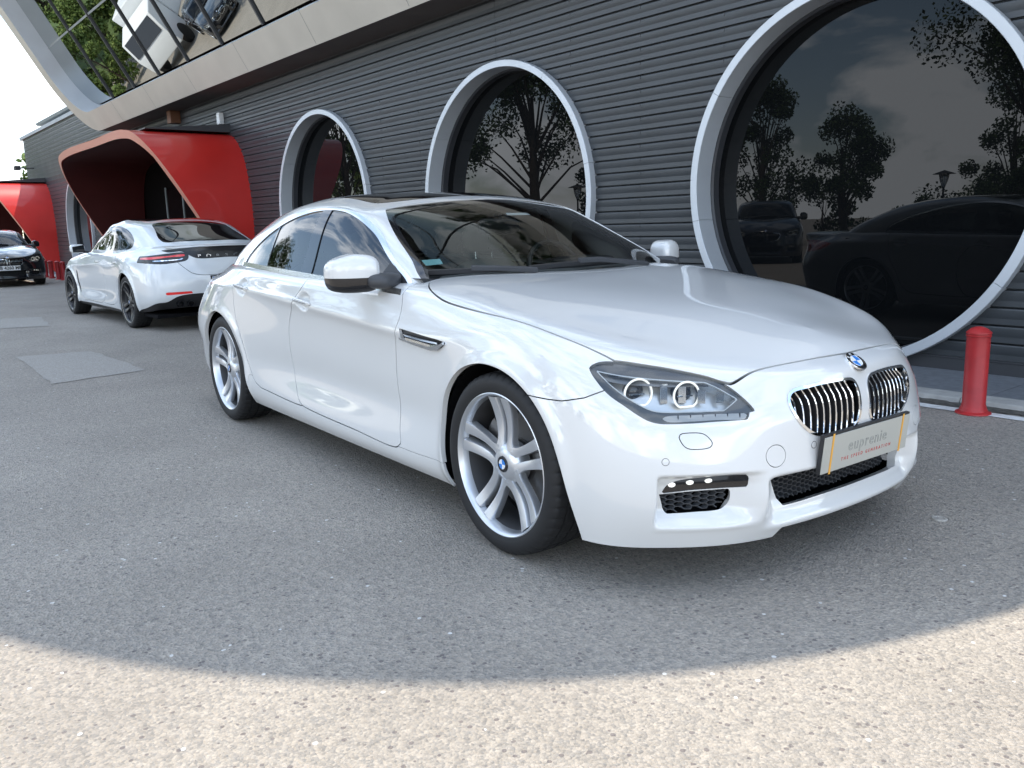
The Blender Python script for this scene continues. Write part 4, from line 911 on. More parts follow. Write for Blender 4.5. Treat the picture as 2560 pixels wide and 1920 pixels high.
def hexgrid(parent, S, depth, poly, sym=False, side=1):
    """honeycomb bars inside the opening, one joined part"""
    w_ = .030; h_ = .0165; mb = MB(); P = np.array(poly); y0, z0 = P.min(0); y1, z1 = P.max(0)
    if sym: y0 = -y1
    segs = []
    r = 0; z = z0
    while z < z1 + h_:
        y = y0 + (w_ * .75 if r % 2 else 0) - w_
        while y < y1 + w_:
            pts = [(y - w_ * .5, z), (y - w_ * .25, z + h_ * .5), (y + w_ * .25, z + h_ * .5), (y + w_ * .5, z), (y + w_ * .25, z - h_ * .5), (y - w_ * .25, z - h_ * .5)]
            segs += [(pts[i], pts[i + 1]) for i in range(3)]
            y += w_ * 1.5
        z += h_ * .5; r += 1
    Sv = Surf(S.V if (sym or side > 0) else S.V * FLIP, S.N if (sym or side > 0) else S.N * FLIP, S.F)
    mids = np.array([((a[0] + b[0]) / 2, (a[1] + b[1]) / 2) for a, b in segs]); q = np.c_[np.abs(mids[:, 0]), mids[:, 1]] if sym else mids
    d = sdf_poly(q, P)
    for (a, b), dd in zip(segs, d):
        if dd > -.002: continue
        x, nn = sample_y(Sv, [a, b], 'yz', (.8, 0, 0))
        pa = Vector((x[0] + depth, a[0], a[1])); pb = Vector((x[1] + depth, b[0], b[1])); t = (pb - pa).normalized(); u = t.cross(Vector((1, 0, 0))).normalized() * .0013; k = Vector((-.022, 0, 0))
        V = [pa + u, pa - u, pb - u, pb + u, pa + u + k, pa - u + k, pb - u + k, pb + u + k]
        if side < 0: V = [Vector((v.x, -v.y, v.z)) for v in V]
        mb.add(V, [(0, 1, 2, 3), (0, 3, 7, 4), (1, 5, 6, 2)])
    o = mb.build('mesh_insert', 'grey_plastic', parent); o['kind'] = 'stuff'; return o
def outline_text(txt, size, spacing):
    """thin outlined letters, as embossed on the plate"""
    c = bpy.data.curves.new('t', 'FONT'); c.body = txt; c.size = size; c.space_character = spacing; c.align_x = 'CENTER'; c.align_y = 'CENTER'; c.fill_mode = 'NONE'; c.bevel_depth = .0006; c.bevel_resolution = 0; c.resolution_u = 3
    o = bpy.data.objects.new('t', c); col.objects.link(o); dg = bpy.context.evaluated_depsgraph_get(); me = bpy.data.meshes.new_from_object(o.evaluated_get(dg)); bpy.data.objects.remove(o); bpy.data.curves.remove(c); return me
# ------------------------------------------------------------------ site: ground, building, street furniture, trees
WA = math.radians(2.4)
EX = Vector((math.cos(WA), math.sin(WA), 0)); WN = Vector((math.sin(WA), -math.cos(WA), 0)); UPZ = Vector((0, 0, 1))
def WP(s, d, z): return EX * s - WN * d + UPZ * z          # s along the wall, d distance of the plane from the car's axis origin, z height
exn, wnn = np.array(EX), np.array(WN)

def asphalt_mat():
    m = principled('asphalt', (0.19, 0.18, 0.17), 0.85, spec=0.35); N, Lk, b = nodes(m)
    tc = N.new('ShaderNodeTexCoord')
    v = N.new('ShaderNodeTexVoronoi'); v.inputs['Scale'].default_value = 120; v.feature = 'F1'; Lk.new(tc.outputs['Object'], v.inputs['Vector'])
    n1 = N.new('ShaderNodeTexNoise'); n1.inputs['Scale'].default_value = 150; n1.inputs['Detail'].default_value = 4; Lk.new(tc.outputs['Object'], n1.inputs['Vector'])
    n2 = N.new('ShaderNodeTexNoise'); n2.inputs['Scale'].default_value = 1.1; n2.inputs['Detail'].default_value = 6; n2.inputs['Roughness'].default_value = .6; Lk.new(tc.outputs['Object'], n2.inputs['Vector'])
    n3 = N.new('ShaderNodeTexNoise'); n3.inputs['Scale'].default_value = 34; n3.inputs['Detail'].default_value = 3; Lk.new(tc.outputs['Object'], n3.inputs['Vector'])
    r = N.new('ShaderNodeValToRGB'); e = r.color_ramp.elements; e[0].position = .0; e[0].color = (.11, .106, .10, 1); e[1].position = 1; e[1].color = (.58, .52, .44, 1)
    a = e.new(.18); a.color = (.22, .208, .192, 1); a = e.new(.55); a.color = (.318, .288, .250, 1); a = e.new(.86); a.color = (.388, .346, .294, 1)
    sp = N.new('ShaderNodeSeparateColor'); Lk.new(v.outputs['Color'], sp.inputs[0])
    mx0 = N.new('ShaderNodeMath'); mx0.operation = 'MULTIPLY_ADD'; mx0.inputs[1].default_value = .55; Lk.new(sp.outputs[0], mx0.inputs[0])
    mm = N.new('ShaderNodeMath'); mm.operation = 'MULTIPLY'; mm.inputs[1].default_value = .45; Lk.new(n1.outputs['Fac'], mm.inputs[0]); Lk.new(mm.outputs[0], mx0.inputs[2]); Lk.new(mx0.outputs[0], r.inputs['Fac'])
    mr = N.new('ShaderNodeMapRange'); mr.inputs['From Min'].default_value = .25; mr.inputs['From Max'].default_value = .75; mr.inputs['To Min'].default_value = .84; mr.inputs['To Max'].default_value = 1.12; Lk.new(n2.outputs['Fac'], mr.inputs['Value'])
    mr3 = N.new('ShaderNodeMapRange'); mr3.inputs['From Min'].default_value = .3; mr3.inputs['From Max'].default_value = .7; mr3.inputs['To Min'].default_value = .86; mr3.inputs['To Max'].default_value = 1.12; Lk.new(n3.outputs['Fac'], mr3.inputs['Value'])
    m1 = N.new('ShaderNodeMixRGB'); m1.blend_type = 'MULTIPLY'; m1.inputs[0].default_value = 1; Lk.new(r.outputs[0], m1.inputs[1]); Lk.new(mr.outputs[0], m1.inputs[2])
    m2 = N.new('ShaderNodeMixRGB'); m2.blend_type = 'MULTIPLY'; m2.inputs[0].default_value = 1; Lk.new(m1.outputs[0], m2.inputs[1]); Lk.new(mr3.outputs[0], m2.inputs[2]); Lk.new(m2.outputs[0], b.inputs['Base Color'])
    v2 = N.new('ShaderNodeTexVoronoi'); v2.inputs['Scale'].default_value = 62; Lk.new(tc.outputs['Object'], v2.inputs['Vector'])
    s2 = N.new('ShaderNodeSeparateColor'); Lk.new(v2.outputs['Color'], s2.inputs[0])
    t1 = N.new('ShaderNodeMath'); t1.operation = 'GREATER_THAN'; t1.inputs[1].default_value = .93; Lk.new(s2.outputs[0], t1.inputs[0])
    t2 = N.new('ShaderNodeMath'); t2.operation = 'LESS_THAN'; t2.inputs[1].default_value = .42; Lk.new(v2.outputs['Distance'], t2.inputs[0])
    t3 = N.new('ShaderNodeMath'); t3.operation = 'MULTIPLY'; Lk.new(t1.outputs[0], t3.inputs[0]); Lk.new(t2.outputs[0], t3.inputs[1])
    t4 = N.new('ShaderNodeMath'); t4.operation = 'MULTIPLY'; t4.inputs[1].default_value = .75; Lk.new(t3.outputs[0], t4.inputs[0])
    m3 = N.new('ShaderNodeMixRGB'); Lk.new(t4.outputs[0], m3.inputs[0]); Lk.new(m2.outputs[0], m3.inputs[1]); m3.inputs[2].default_value = (.12, .105, .105, 1)
    u1 = N.new('ShaderNodeMath'); u1.operation = 'LESS_THAN'; u1.inputs[1].default_value = .004; Lk.new(s2.outputs[0], u1.inputs[0]); u2 = N.new('ShaderNodeMath'); u2.operation = 'MULTIPLY'; Lk.new(u1.outputs[0], u2.inputs[0]); Lk.new(t2.outputs[0], u2.inputs[1])
    m4 = N.new('ShaderNodeMixRGB'); Lk.new(u2.outputs[0], m4.inputs[0]); Lk.new(m3.outputs[0], m4.inputs[1]); m4.inputs[2].default_value = (.60, .59, .57, 1); Lk.new(m4.outputs[0], b.inputs['Base Color'])
    bp = N.new('ShaderNodeBump'); bp.inputs['Strength'].default_value = .75; bp.inputs['Distance'].default_value = .006
    ad = N.new('ShaderNodeMath'); ad.operation = 'ADD'; Lk.new(v.outputs['Distance'], ad.inputs[0]); Lk.new(n1.outputs['Fac'], ad.inputs[1]); Lk.new(ad.outputs[0], bp.inputs['Height']); Lk.new(bp.outputs[0], b.inputs['Normal'])
    ro = N.new('ShaderNodeMapRange'); ro.inputs['To Min'].default_value = .55; ro.inputs['To Max'].default_value = .95; Lk.new(sp.outputs[1], ro.inputs['Value']); Lk.new(ro.outputs[0], b.inputs['Roughness'])
    return m
asphalt_mat()
m = principled('asphalt_pale', (0.345, 0.325, 0.295), 0.9, spec=.3); add_noise(m, 90, .25, 4, .5)
m = principled('siding', (0.058, 0.064, 0.070), 0.42, metal=0.25, spec=.5); add_noise(m, 3.0, .10, 5, rough_amt=.10)
m = principled('frame_silver', (0.56, 0.59, 0.62), 0.42, metal=0.25); add_noise(m, 2.0, .05, 4)
m = principled('frame_dark', (0.045, 0.047, 0.052), 0.4); add_noise(m, 2.0, .1, 3)
m = principled('frame_cream', (0.55, 0.515, 0.45), 0.5, metal=0.1); add_noise(m, 1.5, .06, 4)
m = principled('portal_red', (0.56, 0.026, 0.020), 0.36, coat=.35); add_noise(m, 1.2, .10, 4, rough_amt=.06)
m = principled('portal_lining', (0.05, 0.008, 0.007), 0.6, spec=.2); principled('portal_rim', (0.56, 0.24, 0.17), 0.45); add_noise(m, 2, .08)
m = principled('bollard_red', (0.40, 0.022, 0.024), 0.45); add_noise(m, 9, .16, 5, .10)
m = principled('soffit', (0.10, 0.085, 0.078), 0.7); add_noise(m, 2, .12)
m = principled('concrete', (0.36, 0.355, 0.335), 0.85); add_noise(m, 14, .16, 6, .25)
m = principled('slab_grey', (0.135, 0.145, 0.16), 0.7); add_noise(m, 20, .16, 5, .15)
m = principled('line_white', (0.72, 0.73, 0.72), 0.75)
add_noise(m, 24, .16, 6, .3)
m = principled('dirt', (0.085, 0.08, 0.07), 0.95); add_noise(m, 30, .5, 5, .6)
m = principled('roof_metal', (0.30, 0.33, 0.34), 0.5, metal=.2); add_noise(m, 2, .1)
m = principled('dark_interior', (0.008, 0.007, 0.007), 0.9, spec=.0)
m = principled('brown_box', (0.16, 0.07, 0.035), 0.6)
m = principled('bark', (0.06, 0.045, 0.032), 0.9); add_noise(m, 12, .4, 5, .6)
def leaf_mat(name, a, b_):
    m = principled(name, a, 0.6, spec=.25); N, Lk, b = nodes(m)
    oi = N.new('ShaderNodeNewGeometry'); mx = N.new('ShaderNodeMixRGB'); mx.inputs[1].default_value = (*a, 1); mx.inputs[2].default_value = (*b_, 1)
    Lk.new(oi.outputs['Random Per Island'], mx.inputs[0]); Lk.new(mx.outputs[0], b.inputs['Base Color']); return m
leaf_mat('leaf_dark', (.022, .045, .012), (.06, .10, .025)); leaf_mat('leaf_mid', (.045, .085, .018), (.11, .17, .04)); leaf_mat('leaf_light', (.08, .13, .03), (.17, .22, .06))
m = principled('window_glass', (0.004, 0.0045, 0.005), 0.0, ior=1.36, spec=.5)
m = principled('mirror_glass', (0.37, 0.395, 0.39), 0.0, metal=1.0)
m = principled('lamp_metal', (0.02, 0.02, 0.022), .5); m = principled('lantern_glass', (0.6, 0.62, 0.62), .1, trans=.6)
m = principled('grass', (.07, .11, .03), .9); add_noise(m, 3, .35, 5)

# --- ground
gm = bpy.data.meshes.new('asphalt'); gm.from_pydata([(-400, -400, 0), (400, -400, 0), (400, 400, 0), (-400, 400, 0)], [], [(0, 1, 2, 3)])
ground = link('asphalt', gm, None, 'asphalt'); tag(ground, 'grey worn asphalt of the car park, sunlit at the front edge', 'asphalt', kind='structure')
def sheet(name, pts, z, mat, label, cat):
    me = bpy.data.meshes.new(name); me.from_pydata([(p[0], p[1], z) for p in pts], [], [tuple(range(len(pts)))]); o = link(name, me, None, mat); tag(o, label, cat, kind='structure'); return o
def wall_quad(s0, s1, d0, d1): return [tuple(WP(s0, d0, 0))[:2], tuple(WP(s1, d0, 0))[:2], tuple(WP(s1, d1, 0))[:2], tuple(WP(s0, d1, 0))[:2]]
rnd = random.Random(7)
# worn painted line with ragged ends
def ragged_strip(name, s0, s1, d0, d1, z, mat, label, cat, step=.11, amp=.006):
    n = int((s1 - s0) / step); a = []; b = []
    for i in range(n + 1):
        s_ = s0 + (s1 - s0) * i / n; a.append(tuple(WP(s_, d0 + rnd.uniform(-amp, amp), z))); b.append(tuple(WP(s_, d1 + rnd.uniform(-amp, amp), z)))
    me = bpy.data.meshes.new(name); me.from_pydata(a + b, [], [(i, i + 1, n + 2 + i, n + 1 + i) for i in range(n)]); o = link(name, me, None, mat); tag(o, label, cat, kind='structure'); return o
ragged_strip('painted_line', -30, 5, 2.535, 2.635, .004, 'line_white', 'worn white line painted along the kerb', 'road marking')
ragged_strip('gutter_dirt', -30, 5, 2.66, 2.80, .004, 'dirt', 'dark dirt in the gutter by the kerb', 'gutter', .06, .03)
pts = [(25, 885), (230, 877), (365, 925), (120, 955)]
def ragged(pts, step=.16, amp=.022):
    out = []
    for a, b in zip(pts, pts[1:] + pts[:1]):
        L_ = math.hypot(b[0] - a[0], b[1] - a[1]); n_ = max(1, int(L_ / step))
        for k_ in range(n_): t_ = k_ / n_; out.append((a[0] + (b[0] - a[0]) * t_ + rnd.uniform(-amp, amp), a[1] + (b[1] - a[1]) * t_ + rnd.uniform(-amp, amp)))
    return out
sheet('asphalt_patch', ragged([(-12.4, -1.25), (-12.2, -.75), (-10.6, -.85), (-10.8, -1.5)]), .004, 'asphalt_pale', 'pale worn patch in the asphalt beside the white hatchback', 'asphalt patch')
sheet('asphalt_patch', ragged([(-7.47, -1.63), (-7.33, -.94), (-5.55, -.82), (-5.39, -1.61)]), .004, 'asphalt_pale', 'pale rectangular repair patch in the asphalt', 'asphalt patch')
kb = MB(); V = []
kerb = empty('kerb'); tag(kerb, 'low pale concrete kerb along the pavement', 'kerb', kind='structure')
s_ = -30.0
while s_ < 5:
    L_ = 1.0 if s_ > -13 else 5.0
    q = [(2.80, 0), (2.81, .026), (2.82, .032), (2.985, .034), (2.985, 0)]
    mb = MB(); mb.prism(q, WP(s_ + .003, 0, 0), -WN, UPZ, EX * (L_ - .006)); mb.build('kerb_stone', 'concrete', kerb); s_ += L_
pav = empty('pavement'); tag(pav, 'grey paving slabs between kerb and wall', 'pavement', kind='structure')
s_ = -30.0
while s_ < 5:
    L_ = .86 if s_ > -13 else 4.3
    MB().prism([(2.989, 0), (2.989, .030), (3.83, .030), (3.83, 0)], WP(s_ + .002, 0, 0), -WN, UPZ, EX * (L_ - .005)).build('paving_slab', 'slab_grey', pav); s_ += L_
# bollards
def bollard(s_, d_, label):
    p = WP(s_, d_, 0); r = empty('bollard', p); tag(r, label, 'bollard', 'red bollards along the kerb')
    MB().lathe([(.0, .530), (.020, .528), (.045, .518), (.062, .503), (.069, .497)], 32).build('bollard_cap', 'bollard_red', r)
    MB().lathe([(.069, .497), (.070, .488), (.066, .486), (.066, .480), (.069, .478), (.069, .472), (.0645, .468), (.0645, .060), (.068, .056), (.068, .045), (.072, .040)], 32).build('bollard_post', 'bollard_red', r)
    MB().lathe([(.072, .040), (.080, .018), (.098, .010), (.100, .002), (.0, .002)], 32).build('bollard_base', 'bollard_red', r)
bollard(.18, 2.567, 'red steel bollard standing right of the white car, nearest of the bollards')
for i, (s_, t) in enumerate(((-24.1, 'fourth bollard from the dark car, half hidden by the white hatchback coupe'), (-24.75, 'red bollard third from the dark car at the far kerb'), (-25.7, 'red bollard second from the dark car at the far kerb'), (-26.5, 'red bollard closest to the dark car at the far kerb'))):
    bollard(s_, 2.50, t)
# --- building
bld = empty('showroom_building', tuple(WP(-15, 3.8, 0))); bld.matrix_world = Matrix.Identity(4)
tag(bld, 'dark grey ribbed showroom with round windows, red portals and tilted glass front', 'building')
WIN = [(-1.425, 1.495, 1.52), (-5.872, 1.495, 1.595), (-10.585, 1.525, 1.565), (-27.25, 1.42, 1.62)]
WD = 3.80
# portal cross section in the wall plane (s, z) relative to its right side at s=0
def portal_poly(k=0.0):
    return [(.02 - k, -.05), (.0 - k, .9), (.02 - k, 1.5), (-.06 - k, 2.15), (-.24 - k, 2.64), (-.58 - k, 2.98 - k * .7), (-1.05 - k, 3.10 - k), (-3.2, 3.12 - k), (-6.1 + k, 3.10 - k), (-6.85 + k, 2.98 - k * .7), (-7.35 + k, 2.64), (-7.62 + k, 2.15), (-7.72 + k, 1.5), (-7.70 + k, .9), (-7.68 + k, -.05)]
PORT = [-13.56, -30.95]
PORT_P = [smooth_poly([(p[0] + s0, p[1]) for p in portal_poly()], .08, (0, 14)) for s0 in PORT]
def board_surf(s0, s1, z0):
    """one siding board: face with a shallow fold, and the recessed joint under it"""
    n = max(2, int((s1 - s0) / .07)); ss = np.linspace(s0, s1, n)
    prof = [(.0, .000), (.0, .040), (-.0022, .046), (-.0022, .104), (.004, .1140), (.026, .1145), (.026, .131)]      # (depth into the wall, height)
    out = None
    for (a, za), (b, zb) in zip(prof[:-1], prof[1:]):
        A = np.array([np.array(WP(s, WD + a, z0 + za)) for s in (s0,)]); nv = np.array((-wnn) * (-(zb - za)) + np.array([0, 0, 1.]) * (-(b - a)) * -1.0)
        nrm = wnn * (zb - za) + np.array([0, 0, 1.]) * (b - a); nrm = nrm / (np.linalg.norm(nrm) + 1e-12)
        lo = np.array([exn * s - wnn * (WD + a) + np.array([0, 0, z0 + za]) for s in ss]); hi = np.array([exn * s - wnn * (WD + b) + np.array([0, 0, z0 + zb]) for s in ss])
        G = np.stack([lo, hi]); i = np.arange(2 * n).reshape(2, n); F = np.vstack([np.c_[i[0, :-1], i[0, 1:], i[1, 1:]], np.c_[i[0, :-1], i[1, 1:], i[1, :-1]]])
        S = Surf(G.reshape(-1, 3), np.tile(nrm, (2 * n, 1)), F)
        out = S if out is None else out + S
    return out
def clip_board(S):
    for (c, zc, r) in WIN:
        f = (r - .03) - np.hypot(S.V @ exn - c, S.V[:, 2] - zc)
        if (f > -.3).any(): S = split(S, f)[0].compact()
        if len(S.F) == 0: return S
    for pp in PORT_P:
        f = sdf_poly(np.c_[S.V @ exn, S.V[:, 2]], pp)
        if (f < .2).any(): S = split(S, -(f + .04))[0].compact()
        if len(S.F) == 0: return S
    return S
JO = [4.6, .72, -3.65, -8.2, -10.52, -14.49, -17.3, -20.0, -22.9]
JO = [4.6, -1.42, -5.93, -10.52, -14.49, -18.4, -22.9]
z_ = .135
row = 0; far_parts = None
while z_ < 4.80:
    if z_ < 3.88:
        for a, b in zip(JO[1:], JO[:-1]):
            if b <= -13.6 and a >= -21.2 and z_ < 2.9: continue
            S = clip_board(board_surf(a + .004, b - .004, z_))
            if len(S.F): surf_obj('siding_board', S, 'siding', bld)
    S = clip_board(board_surf(-34.7, -22.9 if z_ < 3.88 else -21.0, z_))
    if len(S.F): far_parts = S if far_parts is None else far_parts + S
    z_ += .131; row += 1
o = surf_obj('far_siding', far_parts, 'siding', bld); o['kind'] = 'stuff'
# backing, base trim, end wall, roof edge
MB().prism([(0, 0), (39.2, 0), (39.2, 3.95), (0, 3.95)], WP(-34.65, 3.86, 0), EX, UPZ, -WN * -.0 + WN * -.001).build('wall_backing', 'frame_dark', bld) if False else None
mb = MB()
for a, b in ((-34.7, -22.6),): pass
def backing():
    """dark sheet behind the siding with the round and portal openings left out"""
    ss = np.linspace(-34.66, 4.6, 560); zs = np.linspace(.02, 3.90, 60)
    G = np.array([[exn * s - wnn * (WD + .045) + np.array([0, 0, z]) for s in ss] for z in zs]); S = grid_surf(G); S.N[:] = wnn
    e = S.V[S.F[0]]; 
    if np.cross(e[1] - e[0], e[2] - e[0]) @ wnn < 0: S.F = S.F[:, ::-1].copy()
    return clip_board(S)
surf_obj('wall_backing', backing(), 'frame_dark', bld)
MB().prism([(3.79, .0), (3.79, .118), (3.785, .122), (3.785, .133), (3.86, .133), (3.86, 0)], WP(-13.5, 0, 0), -WN, UPZ, EX * 18.1).build('base_trim', 'frame_dark', bld)
MB().prism([(3.79, .0), (3.79, .133), (3.86, .133), (3.86, 0)], WP(-30.9, 0, 0), -WN, UPZ, EX * 9.6).build('base_trim', 'frame_dark', bld)
MB().box((0, 0, 0), (1, 1, 1), 0, Matrix(((EX.x * .3, -WN.x * 14, 0, WP(-35.0, 3.84, 0).x), (EX.y * .3, -WN.y * 14, 0, WP(-35.0, 3.84, 0).y), (0, 0, 4.86, 0), (0, 0, 0, 1)))).build('end_wall', 'siding', bld)
MB().prism([(3.74, 4.82), (3.74, 4.93), (3.80, 4.96), (6.0, 4.96), (6.0, 4.82)], WP(-35.1, 0, 0), -WN, UPZ, EX * 14.2).build('parapet_cap', 'roof_metal', bld)
MB().prism([(4.6, 4.9), (4.6, 5.34), (9, 5.34), (9, 4.9)], WP(-34.0, 0, 0), -WN, UPZ, EX * 12).build('roof_fascia', 'roof_metal', bld)
MB().prism([(4.3, 5.34), (4.25, 5.42), (9, 5.50), (9, 5.34)], WP(-34.6, 0, 0), -WN, UPZ, EX * 13).build('roof_fascia', 'roof_metal', bld)
MB().prism([(4.8, 6.05), (4.4, 6.45), (8, 6.6), (8, 6.05)], WP(-28.6, 0, 0), -WN, UPZ, EX * 4).build('roof_skylight', 'frame_dark', bld)
# fixing clips: short dark dashes under the joints
mb = MB()
for k_ in range(29):
    zt = .135 + .131 * k_ + .1145
    for j in range(19):
        s_ = .35 - 1.0 * j
        if zt > 3.88 or (-21.4 < s_ < -13.4 and zt < 3.2): continue
        if any(math.hypot(s_ - c - .0, zt - zc) < r + .03 for c, zc, r in WIN): continue
        a_ = WP(s_, WD - .006, zt - .030)
        mb.prism([(-.005, 0), (.005, 0), (.005, .026), (-.005, .026)], a_, EX, UPZ, -WN * .008)
o = mb.build('fixing_clips', 'frame_dark', bld); o['kind'] = 'stuff'
# round windows
def ring_part(c, zc, prof, a0, a1, name, mat, parent, seg):
    """prof: (radius, d) polygon swept about the window's axis between the angles"""
    n = len(prof); V = []; F = []
    for k in range(seg + 1):
        a = a0 + (a1 - a0) * k / seg
        for r, d in prof: V.append(WP(c + r * math.cos(a), d, zc + r * math.sin(a)))
    for k in range(seg):
        for i in range(n): F.append((k * n + i, k * n + (i + 1) % n, (k + 1) * n + (i + 1) % n, (k + 1) * n + i))
    F += [tuple(range(n)), tuple(range(seg * n, seg * n + n))]
    mb = MB(); mb.add(V, F, 0, False); o = mb.build(name, mat, parent); return o
for (c, zc, r), nm in zip(WIN, 'abcd'):
    wr = empty('round_window', (0, 0, 0), 0, bld)
    k6 = 8; off = math.radians(12)
    for k in range(k6):
        a0 = off + 2 * math.pi * k / k6 + .0012; a1 = off + 2 * math.pi * (k + 1) / k6 - .0012
        o = ring_part(c, zc, [(r, 3.84), (r, 3.724), (r - .004, 3.72), (r - .070, 3.72), (r - .074, 3.724), (r - .074, 3.93), (r - .03, 3.93)], a0, a1, 'frame_segment', 'frame_silver', wr, 14)
        for p in o.data.polygons: p.use_smooth = False
    ring_part(c, zc, [(r, 3.932), (r - .082, 3.932), (r - .095, 3.95), (r - .095, 4.06), (r, 4.06)], 0, 2 * math.pi, 'inner_frame', 'frame_dark', wr, 112)
    V = [WP(c, 4.03, zc)] + [WP(c + (r - .09) * math.cos(2 * math.pi * k / 96), 4.03, zc + (r - .09) * math.sin(2 * math.pi * k / 96)) for k in range(96)]
    MB().add(V, [(0, 1 + k, 1 + (k + 1) % 96) for k in range(96)]).build('pane', 'window_glass', wr)
# interior dark box behind the windows
MB().prism([(-36, 0), (5, 0), (5, .01), (-36, .01)], WP(0, 4.3, 0), EX, UPZ, -WN * 0 + UPZ * 3.8 if False else UPZ * 3.8).build('interior_wall', 'dark_interior', bld)
# portals
def portal(s0):
    pr = empty('entrance_portal', (0, 0, 0), 0, bld)
    outer = np.array(smooth_poly([(p[0] + s0, p[1]) for p in portal_poly()], .10, (0, 14))); inner = np.array(smooth_poly([(p[0] + s0, p[1]) for p in portal_poly(.14)], .10, (0, 14)))
    m = len(outer) - int(7.6 / .10) + 0
    # drop the closing bottom segment
    n = int(np.argmin(np.hypot(outer[:, 0] - (s0 - 7.68), outer[:, 1] + .05))) + 1
    outer = outer[:n]; t = np.linspace(0, 1, n); ni = int(np.argmin(np.hypot(inner[:, 0] - (s0 - 7.68 + .14), inner[:, 1] + .05))) + 1
    ti = np.linspace(0, 1, ni); inner = np.c_[np.interp(t, ti, inner[:ni, 0]), np.interp(t, ti, inner[:ni, 1])]
    front = lambda z: min(3.60, 1.90 + .545 * (3.1 - z))
    def shell(poly, name, mat, flip, dd0=None, smooth=True):
        V = []; F = []; K = 7
        for s, z in poly:
            f0 = front(z)
            for k in range(K): V.append(WP(s, f0 + (4.0 - f0) * k / (K - 1), max(z, 0)))
        for i in range(len(poly) - 1):
            for k in range(K - 1): F.append((i * K + k, i * K + k + 1, (i + 1) * K + k + 1, (i + 1) * K + k))
        return MB().add(V, F, 0, smooth).build(name, mat, pr)
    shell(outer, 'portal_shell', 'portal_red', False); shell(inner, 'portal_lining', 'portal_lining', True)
    V = []; F = []
    for (a, b) in zip(outer, inner): V += [WP(a[0], front(a[1]), max(a[1], 0)), WP(b[0], front(a[1]) + .02, max(b[1], 0))]
    for i in range(n - 1): F.append((2 * i, 2 * i + 1, 2 * i + 3, 2 * i + 2))
    MB().add(V, F, 0, True).build('portal_rim', 'portal_rim', pr)
    # dark doors at the back, flashing on top
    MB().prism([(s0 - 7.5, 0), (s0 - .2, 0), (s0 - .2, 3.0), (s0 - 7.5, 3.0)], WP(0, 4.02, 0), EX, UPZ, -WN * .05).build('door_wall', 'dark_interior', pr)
    for k in range(4):
        a = s0 - 3.4 - k * 0.0
    for a in (-5.6, -4.4, -3.2, -2.0):
        MB().prism([(s0 + a, 0), (s0 + a + 1.17, 0), (s0 + a + 1.17, 2.25), (s0 + a, 2.25)], WP(0, 3.98, 0), EX, UPZ, -WN * .02).build('door_pane', 'window_glass', pr)
        MB().prism([(s0 + a - .03, 0), (s0 + a, 0), (s0 + a, 2.3), (s0 + a - .03, 2.3)], WP(0, 3.96, 0), EX, UPZ, -WN * .03).build('door_post', 'roof_metal', pr)
    MB().prism([(2.2, 3.11), (2.2, 3.125), (3.80, 3.26), (3.80, 3.11)], WP(s0 - 6.1, 0, 0), -WN, UPZ, EX * 5.35).build('portal_flashing', 'frame_dark', pr)
for s0 in PORT: portal(s0)
# --- tilted upper window
TT = math.radians(29.5); TU = WN * math.sin(TT) + UPZ * math.cos(TT); TN = WN * math.cos(TT) - UPZ * math.sin(TT); TP0 = -WN * 3.2 + UPZ * 3.92
def TP(s, t, o_=0.0): return TP0 + EX * s + TU * t + TN * o_
def tilt_outline(k):
    """outline of the frame, shrunk by k; s, t in the tilted plane"""
    P = []
    for a in np.linspace(math.pi, 1.5 * math.pi, 14): P.append((-21.45 + (1.72 - k) * math.cos(a), 1.62 + (1.72 - k) * math.sin(a)))
    for a in np.linspace(1.5 * math.pi, 1.95 * math.pi, 14): P.append((1.25 + (1.02 - k) * math.cos(a), .90 + (1.02 - k) * math.sin(a)))
    ky = SUN_K.y / SUN_K.z; kx = SUN_K.x / SUN_K.z; ct, st_ = math.cos(TT), math.sin(TT)
    for a in np.linspace(0, .5 * math.pi, 40):          # rounded upper corner
        gx = -2.286 + (3.76 - k) * math.cos(a); gy = .791 - (3.76 - k) * math.sin(a)
        A = np.array([[EX.x, WN.x * st_ - kx * ct], [EX.y, WN.y * st_ - ky * ct]]); bb = np.array([gx - TP0.x + kx * TP0.z, gy - TP0.y + ky * TP0.z])
        P.append(tuple(np.linalg.solve(A, bb)))
    for a in np.linspace(.5 * math.pi, math.pi, 14): P.append((-21.45 + (1.72 - k) * math.cos(a), 3.68 + (1.72 - k) * math.sin(a)))
    Q = [P[0]]
    for p in P[1:]:
        if math.hypot(p[0] - Q[-1][0], p[1] - Q[-1][1]) > 1e-4: Q.append(p)
    return Q
tw = empty('tilted_window', (0, 0, 0), 0, bld)
O0 = tilt_outline(0); O1 = tilt_outline(.50); O2 = tilt_outline(.505); n = len(O0)
V = [TP(s, t, 0) for s, t in O0] + [TP(s, t, 0) for s, t in O1] + [TP(s, t, -.42) for s, t in O2] + [TP(s, t, -.9) for s, t in O0]
F = [(i, (i + 1) % n, n + (i + 1) % n, n + i) for i in range(n)] + [(n + i, n + (i + 1) % n, 2 * n + (i + 1) % n, 2 * n + i) for i in range(n)]
mb = MB(); mb.add(V[:2 * n], [(i, (i + 1) % n, n + (i + 1) % n, n + i) for i in range(n)]); mb.build('window_frame', 'frame_cream', tw)
mb = MB(); mb.add(V[n:3 * n], [(i, (i + 1) % n, n + (i + 1) % n, n + i) for i in range(n)], 0, True); mb.build('window_reveal', 'frame_silver', tw)
